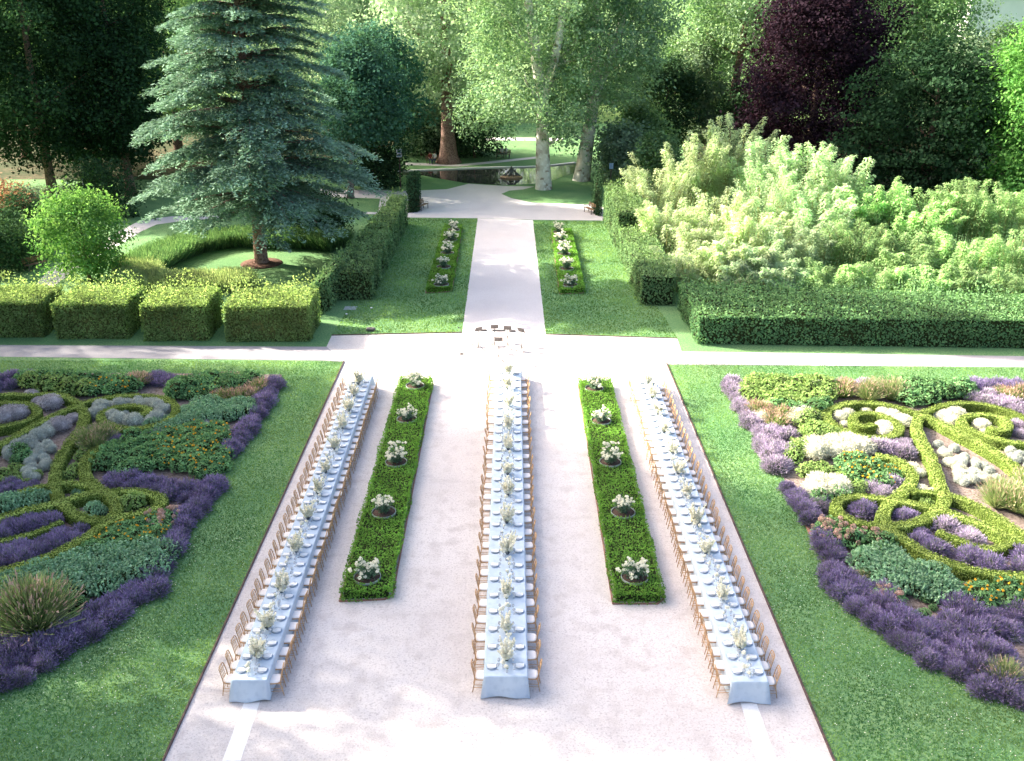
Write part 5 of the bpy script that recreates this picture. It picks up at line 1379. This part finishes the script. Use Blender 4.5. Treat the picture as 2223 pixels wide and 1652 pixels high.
# ------------------------------------------------------------------ bamboo grove and shrubs
def bamboo(label, base, h, rad, canes, leaf, s, nleaf=110, size=.42):
    seeded(s)
    root = empty('bamboo_clump', base); tag(root, label, 'bamboo', 'bamboo clumps behind the right hedge')
    g = Geo(['cane']); P, N, A, T = [], [], [], []
    for i in range(canes):
        a = rng.uniform(0, 6.28); r = rad * math.sqrt(rng.random()) * .75
        b = np.array([math.cos(a) * r, math.sin(a) * r, 0]); hh = h * (.55 + .50 * rng.random()) * (1 - .25 * (r / rad) ** 2)
        out = np.array([math.cos(a), math.sin(a), 0]) * rng.uniform(.05, .30) * hh + rng.normal(size=3) * [.2, .2, 0]
        ts = np.linspace(0, 1, 7)
        pts = [b + out * t ** 2.2 + np.array([0, 0, hh * (t - .10 * t ** 5)]) for t in ts]
        g.tube(pts, [.035, .033, .03, .026, .02, .013, .006], 4)
        m = nleaf; t = .22 + .78 * rng.random(m) ** .7
        c = np.stack([np.interp(t, ts, [p[k] for p in pts]) for k in range(3)], axis=1)
        az = rng.uniform(0, 6.28, m); rr = (1.0 - .82 * t) * .85 * rng.uniform(.3, 1.2, m) + .08
        d = np.stack([np.cos(az), np.sin(az), .25 - .5 * rng.random(m)], axis=1)
        c = c + d * rr[:, None]; 
        P.append(c); A.append(d + np.array([0, 0, -.35])); N.append(np.array([0, 0, 1.]) + d * .35 + rng.normal(size=(m, 3)) * .45); T.append(.5 * t + .5 * rng.random(m))
    mk('canes', g.mesh('canes'), root)
    l_ = Geo([leaf]); P, N, A, T = map(np.concatenate, (P, N, A, T))
    l_.quads(leaves(P, N, size, 3.4, axis=A), 0, T)
    mk('leaves', l_.mesh('leaves'), root)
    return root
BM = [(1620, 650, 3.0, 1.9, 30, 'bamboo', 'lowest feathery clump spilling on the hedge, left'), (1700, 652, 2.9, 1.9, 30, 'bamboo', 'lowest feathery clump spilling on the hedge, middle'), (1790, 652, 3.0, 1.9, 30, 'bamboo_green', 'lowest green clump spilling on the hedge, left'), (1880, 654, 2.8, 1.9, 30, 'bamboo_green', 'lowest green clump spilling on the hedge, middle'), (1980, 656, 2.9, 1.9, 30, 'bamboo_green', 'lowest green clump spilling on the hedge, right'), (2080, 658, 3.0, 1.9, 30, 'bamboo_green', 'lowest green clump on the hedge, second from right edge'), (2180, 660, 3.0, 1.9, 30, 'bamboo_green', 'lowest green clump on the hedge at the right edge'), (1500, 628, 3.6, 2.2, 34, 'bamboo_pale_lit', 'low pale clump at the corner of the long hedge'), (1590, 632, 3.8, 2.4, 38, 'bamboo_pale_lit', 'low pale clump behind the long hedge, left part'), (1660, 635, 3.8, 2.4, 38, 'bamboo', 'low feathery clump behind the long hedge'), (1630, 585, 5.2, 2.4, 38, 'bamboo_pale_lit', 'pale clump between the corner and the feathery plumes'), (1520, 590, 4.6, 2.2, 34, 'bamboo_pale_lit', 'pale clump just behind the hedge corner'), (1770, 560, 6.0, 2.4, 40, 'bamboo', 'feathery clump in the middle of the grove'), (1650, 490, 8.4, 2.4, 42, 'bamboo', 'rear feathery clump left of the tallest plumes'), (1450, 560, 5.2, 2.4, 34, 'bamboo_pale_lit', 'front left pale clump over the avenue hedge'), (1420, 495, 6.8, 2.6, 40, 'bamboo_pale_lit', 'pale yellow clump nearest the avenue'),
      (1500, 470, 8.6, 2.8, 44, 'bamboo_pale_lit', 'tall pale yellow clump at the avenue side'), (1585, 455, 9.4, 2.6, 44, 'bamboo_pale_lit', 'tallest pale clump before the copper beech'),
      (1560, 560, 5.6, 2.6, 38, 'bamboo_pale_lit', 'pale clump left of the feathery plumes'), (1660, 540, 7.2, 2.4, 42, 'bamboo', 'feathery clump at the middle of the grove'),
      (1745, 520, 8.6, 2.4, 44, 'bamboo', 'tall feathery clump below the copper beech'), (1810, 525, 8.0, 2.3, 42, 'bamboo', 'feathery clump with visible canes'),
      (1720, 600, 4.6, 2.6, 38, 'bamboo', 'low front clump at the middle of the hedge'), (1840, 600, 4.4, 2.6, 38, 'bamboo_green', 'low front clump right of the middle'),
      (1890, 540, 6.4, 2.5, 42, 'bamboo_green', 'rear clump right of the feathery ones'), (1985, 560, 5.8, 2.6, 44, 'bamboo_green', 'green clump before the dark conifer'),
      (2080, 550, 6.4, 2.6, 46, 'bamboo_green', 'green clump left of the lush tree'), (2175, 560, 6.2, 2.6, 46, 'bamboo_green', 'green clump near the right picture edge'),
      (2275, 560, 6.2, 2.8, 44, 'bamboo_green', 'green clump cut off by the right picture edge'), (1960, 625, 4.0, 2.6, 40, 'bamboo_green', 'low green clump leaning over the hedge'),
      (2080, 625, 4.2, 2.6, 40, 'bamboo_green', 'low green clump third from the right edge'), (2200, 625, 4.4, 2.6, 40, 'bamboo_green', 'low green clump at the right end of the hedge')]
for i, (px, py, h, r_, n_, leaf, lab) in enumerate(BM):
    bamboo(('pale ' if leaf == 'bamboo_pale_lit' and 'pale' not in lab else '') + 'bamboo, ' + lab, at(px, py + (5 if h < 3.2 else 0)), h, r_, n_, leaf, 600 + i, 300 + 60 * (i % 3), .30 - .035 * (i % 4))

# soft grasses ringing the cedar lawn, and the shrubs at the left
def fuzzy(name, path, wid, h, leaf, n, label, s):
    seeded(s)
    P = spline(path, .4); P[:, 2] = 0; T_ = unit(np.gradient(P, axis=0)); S = np.stack([-T_[:, 1], T_[:, 0], 0 * T_[:, 0]], axis=1)
    i = rng.integers(0, len(P), n); o = rng.uniform(-.5, .5, n) * wid
    p = P[i] + S[i] * o[:, None] + T_[i] * rng.uniform(-.25, .25, (n, 1)); d = S[i] * (o / wid * .9)[:, None] + np.array([0, 0, 1.]) + rng.normal(size=(n, 3)) * .22
    g = Geo(['core', leaf]); v = []
    for q, s_ in zip(P, S): v += [q - s_ * wid * .42, q + s_ * wid * .42, q + s_ * wid * .25 + [0, 0, h * .5], q - s_ * wid * .25 + [0, 0, h * .5]]
    g.poly(v, [(k * 4 + j, k * 4 + (j + 1) % 4, k * 4 + 4 + (j + 1) % 4, k * 4 + 4 + j) for k in range(len(P) - 1) for j in range(4)], 0)
    g.quads(spikes(p, d, h, .045), 1, rng.random(n))
    return tag(mk(name, g.mesh(name)), label, 'ornamental grass', kind='stuff')
fuzzy('ornamental_grass', [ZL(x, y) for x, y in ((930, 690), (1010, 640), (1120, 590), (1270, 545), (1420, 520), (1560, 510), (1800, 515), (2000, 520), (2160, 540))], 2.6, 1.15, 'fuzz', 26000, 'dark soft grasses curving around the back of the cedar lawn', 700)
fuzzy('ornamental_grass', [ZL(x, y) for x, y in ((880, 690), (900, 760), (980, 800), (1120, 800), (1290, 795), (1440, 795), (1600, 780))], 2.4, 1.0, 'fuzz_lit', 20000, 'pale sunlit feathery grasses behind the hedge blocks', 701)
for i, (x, y, z1, rx, leaf, lab) in enumerate(((40, 430, 3.4, 3.0, 'rust', 'rust-brown shrub at the left picture edge'), (190, 400, 3.0, 2.2, 'olive', 'pale leafy shrub beside the rust-brown one'), (60, 590, 3.0, 2.6, 'hedge_dark', 'dark shrub left of the garden path'),
                                              (210, 520, 3.2, 2.4, 'hedge_dark', 'dark shrub behind the small bright tree'), (-30, 690, 3.2, 2.4, 'hedge_dark', 'dark shrub at the left edge behind the hedge block'), (680, 330, 4.2, 3.0, 'hedge_dark', 'dark shrub right of the small bright tree'),
                                              (640, 250, 3.0, 1.2, 'lush', 'small sunlit bush above the dark shrub'), (180, 600, 2.2, 1.4, 'mid_tree', 'green bush by the garden bench'), (2060, 460, 3.2, 2.4, 'hedge_dark', 'dark shrub behind the stepped hedge'), (1950, 430, 2.8, 2.4, 'hedge_dark', 'dark shrub right of the cedar trunk'))):
    seeded(710 + i)
    p = ZL(x, y)
    tree('shrub', (p[0], p[1], 0), leaf, 'bark', .1, z1, rx, rx * .85, 16, 6500, .22, .08, lab, 'shrub', shape='egg', rl=.45, seed=130 + i, spread=.38, nl=4)

# ------------------------------------------------------------------ small things
# music stands, seats and microphone stand where the path meets the court
def make_stand():
    root = empty('music_stand'); tag(root, 'music stand', 'music stand', 'music stands at the head of the centre table')
    g = Geo(['black']); v = []
    t = .55
    for z, y in ((0, 0), (.27, .27 * t)): v += [(-.21, y, 1.08 + z), (.21, y, 1.08 + z)]
    vv = [(a, b, c) for a, b, c in v] + [(a, b + .015, c) for a, b, c in v]
    g.poly(vv, [(0, 1, 3, 2), (5, 4, 6, 7), (0, 4, 5, 1), (2, 3, 7, 6), (1, 5, 7, 3), (4, 0, 2, 6)], 0); g.box((0, -.03, 1.075), (.42, .06, .012), 0); mk('desk', g.mesh('desk'), root)
    g = Geo(['black']); g.tube([(0, .05, .12), (0, .05, 1.15)], .020, 6); mk('pole', g.mesh('pole'), root)
    for k in range(3):
        a = 2.094 * k + .5; g = Geo(['black']); g.tube([(0, .05, .32), (.26 * math.cos(a), .05 + .26 * math.sin(a), .02), (.34 * math.cos(a), .05 + .34 * math.sin(a), .0)], .016, 5); mk('leg', g.mesh('leg'), root)
    return Proto(root)
stands = make_stand()
for x, y, rz, lab in ((745, 420, .5, 'leftmost of the back row'), (922, 392, .1, 'second from the left in the back row'), (1065, 405, -.1, 'third from the left in the back row'), (1219, 432, -.6, 'rightmost of the back row'), (968, 535, 0, 'single one in front, at the table end')):
    p = ZF(x, y); stands.put((p[0], p[1], .013), rz + math.pi, 1.05, f'black music stand, {lab}')
def make_seat():
    root = empty('white_stool'); tag(root, 'stool', 'stool', 'white stools behind the music stands')
    g = Geo(['white']); g.lathe([(.18, .44), (.21, .45), (.21, .48), (.17, .495), (.02, .50)], 18); mk('seat', g.mesh('seat'), root)
    for a in (.78, 2.36, 3.93, 5.5):
        g = Geo(['gold']); g.tube([(.14 * math.cos(a), .14 * math.sin(a), .44), (.20 * math.cos(a), .20 * math.sin(a), 0)], .014, 6); mk('leg', g.mesh('leg'), root)
    return Proto(root)
seats = make_seat()
for x, y, lab in ((655, 375, 'leftmost, left of the stands'), (872, 365, 'second from the left, behind a stand'), (1040, 345, 'third from the left, behind a stand'), (1290, 385, 'rightmost, right of the stands')):
    p = ZF(x, y); seats.put((p[0], p[1], .013), 0, 1.0, f'white round stool on thin legs, {lab}')
p = ZF(560, 465)
root = empty('microphone_stand', (p[0], p[1], .013)); tag(root, 'thin black microphone stand left of the music stands', 'microphone stand')
g = Geo(['black']); g.lathe([(.15, 0), (.15, .015), (.02, .03)], 14); mk('base', g.mesh('base'), root)
g = Geo(['black']); g.tube([(0, 0, .02), (0, 0, 1.5)], .018, 6); mk('pole', g.mesh('pole'), root)
g = Geo(['black']); g.tube([(0, 0, 1.5), (-.10, -.05, 1.58)], .010, 6); g.ball((-.12, -.06, 1.6), (.035, .035, .045), 0); mk('microphone', g.mesh('microphone'), root)
for i, (x0, x1, y, lab) in enumerate(((765, 840, 212, 'leftmost, on the edge of the central path'), (895, 1040, 215, 'longest, in the middle of the path edge'), (1075, 1150, 220, 'rightmost, on the edge of the central path'))):
    a, b = ZF(x0, y), ZF(x1, y); L_ = b[0] - a[0]
    root = empty('instrument_case', ((a[0] + b[0]) / 2, a[1], .013)); tag(root, f'flat black instrument case lying on the gravel, {lab}', 'instrument case', 'instrument cases on the path edge')
    g = Geo(['black']); g.box((0, 0, .04), (L_, .20, .08), 0, .03); mk('case_body', g.mesh('case_body'), root)
    g = Geo(['steel_edge']); g.tube([(-.09, -.10, .05), (-.07, -.13, .05), (.07, -.13, .05), (.09, -.10, .05)], .012, 5); mk('handle', g.mesh('handle'), root)
cb = spline([ZF(100, 450), ZF(150, 495), ZF(300, 530), ZF(480, 560), ZF(700, 560), ZF(880, 545)], .2); cb[:, 2] = .022
g = Geo(['black']); g.tube(cb, .012, 5); tag(mk('cable', g.mesh('cable')), 'thin black cable curving over the gravel left of the stands', 'cable')
p = ZE(275, 1588); g = Geo(['black']); g.box((0, 0, .10), (.55, .30, .2), 0, .05); g.box((0, 0, .215), (.16, .05, .03), 0, .01)
tag(mk('equipment_bag', g.mesh('equipment_bag'), None, (p[0], p[1], .0)), 'small black bag lying on the lawn left of the court entrance', 'bag')
p = ZE(145, 1445); g = Geo(['ring']); g.box((0, 0, .012), (.8, .7, .03), 0, .01); tag(mk('inspection_cover', g.mesh('inspection_cover'), None, (p[0], p[1], .004)), 'square grey inspection cover in the lawn by the left hedge', 'cover')
for x, y, lab in ((120, 1486, 'small pale stone in the lawn near the inspection cover'), (278, 1447, 'small pale stone in the lawn right of the inspection cover')):
    p = ZE(x, y); g = Geo(['slab']); g.ball((0, 0, .05), (.08, .07, .05), 0, 10, 6, .15); tag(mk('stone', g.mesh('stone'), None, (p[0], p[1], 0)), lab, 'stone')

# benches
def make_bench():
    root = empty('park_bench'); tag(root, 'bench', 'bench')
    g = Geo(['bench'])
    for k in range(4): g.box((0, -.06 - .11 * k + .2, .44), (1.7, .09, .03), 0, .008)
    mk('seat', g.mesh('seat'), root)
    g = Geo(['bench'])
    for k in range(3): g.box((0, .29 + .03 * k, .56 + .13 * k), (1.7, .03, .10), 0, .008)
    mk('backrest', g.mesh('backrest'), root)
    for sx in (-.7, .7):
        for sy in (-.2, .25):
            g = Geo(['black']); g.box((sx, sy, .215), (.06, .06, .43 if sy < 0 else .43), 0, .01)
            if sy > 0: g.tube([(sx, .26, .43), (sx, .37, .90)], .022, 6)
            mk('leg', g.mesh('leg'), root)
        g = Geo(['black']); g.tube([(sx, -.22, .43), (sx, -.22, .64), (sx, .28, .66)], .02, 6); mk('armrest', g.mesh('armrest'), root)
    return Proto(root)
bench = make_bench()
p = ZE(606, 815); bench.put((p[0], p[1], .01), R(68), 1.0, 'wooden park bench facing the path by the left dark hedge')
p = ZE(1672, 838); bench.put((p[0], p[1], .01), R(-68), 1.0, 'wooden park bench facing the path by the right dark hedge')
p = ZE(672, 521); bench.put((p[0], p[1], .016), R(8), 1.0, 'wooden bench beside the reddish trunk beyond the pond')
p = ZE(1118, 487); bench.put((p[0], p[1], .016), R(-8), 1.1, 'long wooden bench on the far bank beyond the statue')
p = ZL(235, 672); bench.put((p[0], p[1], .016), R(60), 1.0, 'wooden bench on the garden path left of the small bright tree')

# seated people
def person(loc, rz, shirt, trousers, label, s, arms=.2):
    """one continuous body grown over a seated skeleton, sitting at .46 m and facing local -y"""
    pts = [(0, .02, .52), (0, .03, .72), (0, .02, .92), (0, 0, 1.08), (0, -.03, 1.17), (0, -.05, 1.28)]
    rad = [.135, .125, .14, .10, .052, .095]
    edges = [(i, i + 1) for i in range(5)]
    region = [1, 0, 0, 0, 2, 2]
    def chain(start, ps, rs, rg):
        k = start
        for q, r_, g_ in zip(ps, rs, rg):
            pts.append(q); rad.append(r_); region.append(g_); edges.append((k, len(pts) - 1)); k = len(pts) - 1
        return k
    for sx in (-1, 1):
        chain(0, [(sx * .10, -.02, .50), (sx * .12, -.42, .50), (sx * .12, -.44, .26), (sx * .12, -.42, .07), (sx * .13, -.55, .04)], [.095, .072, .058, .042, .038], [1, 1, 1, 1, 3])
        h = chain(3, [(sx * .19, .0, 1.04), (sx * .24, -.05, .80), (sx * (.16 - arms * .1), -.26, .70), (sx * .10, -.33, .68)], [.062, .045, .036, .030], [0, 0, 2, 2])
        for f in range(5):
            a = (f - 2) * .022
            k = .055 + .02 * (1 - abs(f - 2) / 2)
            if f == 4: chain(h, [(sx * .065, -.335, .69), (sx * .055, -.36, .685)], [.010, .008], [2, 2])
            else: chain(h, [(sx * .10 + a, -.375, .665), (sx * .10 + a * 1.2, -.375 - k * .5, .635)], [.010, .008], [2, 2])
    me = bpy.data.meshes.new('body_cage'); me.from_pydata(pts, edges, []); o = bpy.data.objects.new('body_cage', me); COL.objects.link(o)
    md = o.modifiers.new('skin', 'SKIN'); md.use_smooth_shade = True
    for i, r_ in enumerate(rad): me.skin_vertices[0].data[i].radius = (r_ * (1.25 if i < 4 else 1), r_)
    for d in me.skin_vertices[0].data: d.use_root = False
    me.skin_vertices[0].data[0].use_root = True
    sb = o.modifiers.new('sub', 'SUBSURF'); sb.levels = 1; sb.render_levels = 1
    dg = bpy.context.evaluated_depsgraph_get(); dg.update()
    body = bpy.data.meshes.new_from_object(o.evaluated_get(dg)); bpy.data.objects.remove(o)
    body.name = 'person'
    body.materials.clear()
    for m in (shirt, trousers, 'skin', 'black'): body.materials.append(M[m])
    A = np.array(pts); E = np.array(edges)
    for f in body.polygons:
        c = np.array(f.center); a, b = A[E[:, 0]], A[E[:, 1]]
        t = np.clip(np.sum((c - a) * (b - a), axis=1) / (np.sum((b - a) ** 2, axis=1) + 1e-9), 0, 1)
        k = int(np.argmin(np.linalg.norm(c - a - (b - a) * t[:, None], axis=1))); f.material_index = region[E[k][1] if t[k] > .3 else E[k][0]]; f.use_smooth = True
    o = mk('person', body, None, loc); o.rotation_euler = (0, 0, rz); tag(o, label, 'person')
    g = Geo(['hair']); g.ball((0, -.02, 1.325), (.098, .105, .095), 0, 12, 8, .03); g.ball((0, .03, 1.26), (.092, .07, .10), 0, 10, 6, .03); mk('hair', g.mesh('hair'), o)
    g = Geo(['skin', 'hair', 'shirt_red'])
    g.ball((0, -.142, 1.27), (.014, .022, .02), 0, 8, 5)
    for sx in (-1, 1): g.ball((sx * .034, -.132, 1.298), (.012, .008, .008), 1, 8, 5); g.ball((sx * .095, -.04, 1.275), (.012, .022, .03), 0, 8, 5)
    g.ball((0, -.132, 1.235), (.026, .010, .008), 2, 8, 5); mk('face', g.mesh('face'), o)
    return o
p = ZE(655, 523); person((p[0], p[1] + .05, .02), .2, 'shirt_red', 'denim', 'person with dark hair and red top seated beside the reddish trunk', 1)
p = ZE(684, 523); person((p[0], p[1] + .05, .02), -.2, 'shirt_white', 'denim', 'person with dark hair and pale top seated next to the trunk', 2)
p = ZE(1112, 488); person((p[0], p[1] + .05, .06), .25, 'shirt_white', 'black', 'person in white shirt at the left of the pair on the far bench', 3)
p = ZE(1138, 487); person((p[0], p[1] + .05, .06), -.25, 'shirt_white', 'black', 'person in white shirt at the right of the pair on the far bench', 4)

# blue sign posts
for x, y, lab in ((466, 690, 'blue sign on a grey post at the end of the left avenue hedge'),):
    p = ZE(x, y); root = empty('sign_post', (p[0], p[1], .01)); tag(root, lab, 'sign')
    g = Geo(['steel_edge']); g.tube([(0, 0, 0), (0, 0, 3.3)], .07, 8); mk('post', g.mesh('post'), root)
    g = Geo(['blue2', 'blue']); g.box((0, -.1, 3.7), (.55, .06, .8), 0, .02); g.box((0, -.14, 3.85), (.38, .02, .36), 1, .01); g.box((0, -.14, 3.45), (.38, .02, .16), 1, .01); mk('panel', g.mesh('panel'), root)
p = G(1325, 412); root = empty('sign_post', (p[0], p[1], .01)); tag(root, 'blue and white sign post behind the right avenue hedge', 'sign')
g = Geo(['steel_edge']); g.tube([(0, 0, 0), (0, 0, 2.2)], .05, 8); mk('post', g.mesh('post'), root)
g = Geo(['blue']); g.box((0, -.08, 2.4), (.42, .05, .6), 0, .02); mk('panel', g.mesh('panel'), root)

# statue group on its rock in the pond
p = ZE(1172, 612)
root = empty('pond_statue', (p[0], p[1], .017)); root.scale = (.5, .5, .62); tag(root, 'dark bronze group of figures on an ochre rock standing in the pond', 'statue')
g = Geo(['rock']); g.lathe([(2.4, -.05), (2.5, .10), (2.3, .26), (1.6, .40), (.4, .46)], 22, 0, (0, 0, 0), True, 1, .62); mk('rock_base', g.mesh('rock_base'), root)
def bronze(name, chains, parent):
    pts, rad, edges = [], [], []
    for ch, rs, start in chains:
        k = start
        for q, r_ in zip(ch, rs):
            pts.append(q); rad.append(r_ * 1.35)
            if k is not None: edges.append((k, len(pts) - 1))
            k = len(pts) - 1
    me = bpy.data.meshes.new(name); me.from_pydata(pts, edges, []); o = bpy.data.objects.new('cage', me); COL.objects.link(o)
    md = o.modifiers.new('skin', 'SKIN')
    for i, r_ in enumerate(rad): me.skin_vertices[0].data[i].radius = (r_, r_); me.skin_vertices[0].data[i].use_root = (i == 0)
    sb = o.modifiers.new('sub', 'SUBSURF'); sb.levels = 2
    dg = bpy.context.evaluated_depsgraph_get(); dg.update(); b = bpy.data.meshes.new_from_object(o.evaluated_get(dg)); bpy.data.objects.remove(o)
    b.materials.clear(); b.materials.append(M['bronze'])
    for f in b.polygons: f.use_smooth = True
    return mk(name, b, parent, (0, 0, -.26))
bronze('seated_figure', [([(0, 0, .85), (0, 0, 1.3), (.02, -.03, 1.75), (.02, -.05, 2.0), (.04, -.08, 2.3)], [.34, .28, .32, .12, .2], None),
                         ([(-.3, -.4, .95), (-.45, -.9, .75), (-.5, -1.0, .35)], [.2, .15, .10], 0), ([(.3, -.4, .95), (.4, -.85, .8), (.45, -.9, .4)], [.2, .15, .10], 0),
                         ([(-.4, 0, 1.6), (-.75, -.2, 1.25), (-.9, -.5, 1.1)], [.14, .11, .08], 2), ([(.42, -.02, 1.62), (.72, -.3, 1.5), (.95, -.35, 1.75)], [.14, .11, .08], 2)], root)
bronze('reclining_figure', [([(.7, 0, .85), (1.2, -.1, .85), (1.65, -.1, .65), (1.95, -.15, .5)], [.30, .30, .22, .12], None), ([(.75, -.1, 1.3), (.85, -.15, 1.65)], [.22, .17], 0), ([(.9, -.45, .95), (1.25, -.6, .65)], [.10, .08], 0)], root)
bronze('crouching_figure', [([(-.8, 0, .8), (-1.25, -.05, .8), (-1.65, -.1, .6), (-2.05, -.1, .45)], [.30, .28, .22, .12], None), ([(-.75, -.15, 1.15), (-.85, -.25, 1.4)], [.2, .15], 0), ([(-1.2, -.4, .7), (-1.5, -.5, .5)], [.10, .08], 1)], root)

# fence posts under the dark trees at the left
for i, (x, y) in enumerate(((290, 360), (385, 315), (460, 300), (555, 280), (625, 262))):
    p = ZL(x, y); root = empty('fence_post', (p[0], p[1], 0)); tag(root, f'thin grey metal fence post, {nth(i + 1)} from the left', 'fence post', 'fence posts under the dark trees')
    g = Geo(['ring']); g.tube([(0, 0, 0), (0, 0, 2.6)], .045, 6); mk('post', g.mesh('post'), root)
    g = Geo(['ring']); g.ball((0, 0, 2.62), (.06, .06, .05), 0, 8, 5); mk('cap', g.mesh('cap'), root)

# the white building above the trees at the upper right
D = 210.0; x0 = (2110 - 1111.5) / FPX * (D * CP + 19 * SP); x1 = (2215 - 1111.5) / FPX * (D * CP + 19 * SP)
root = empty('apartment_building', ((x0 + x1) / 2, D, 0)); tag(root, 'white apartment building showing above the trees at upper right', 'building')
W_ = x1 - x0 + 6
g = Geo(['wall']); g.box((0, 6, 12), (W_, 12, 24), 0); mk('wall', g.mesh('wall'), root)
g = Geo(['wall']); g.box((0, 6, 24.2), (W_ + .6, 12.6, .4), 0); g.box((-2, 6, 25), (4, 4, 1.4), 0); mk('roof', g.mesh('roof'), root)
for fl in range(6, 8):
    z = fl * 3 + 1.5
    for k in range(5):
        xx = -W_ / 2 + 1.6 + k * (W_ - 3.2) / 4
        fr = Geo(['white']); fr.box((xx, -.02, z), (1.9, .10, 1.7), 0); f_ = mk('window', fr.mesh('window'), root)
        pn = Geo(['glass_dark' if k % 2 else 'blind']); pn.box((xx, -.06, z), (1.65, .08, 1.45), 0); mk('pane', pn.mesh('pane'), f_)
    b_ = Geo(['wall']); b_.box((0, -.7, z - 1.25), (W_, 1.4, .18), 0); b_.box((0, -1.38, z - .75), (W_, .06, .9), 0); mk('balcony', b_.mesh('balcony'), root)
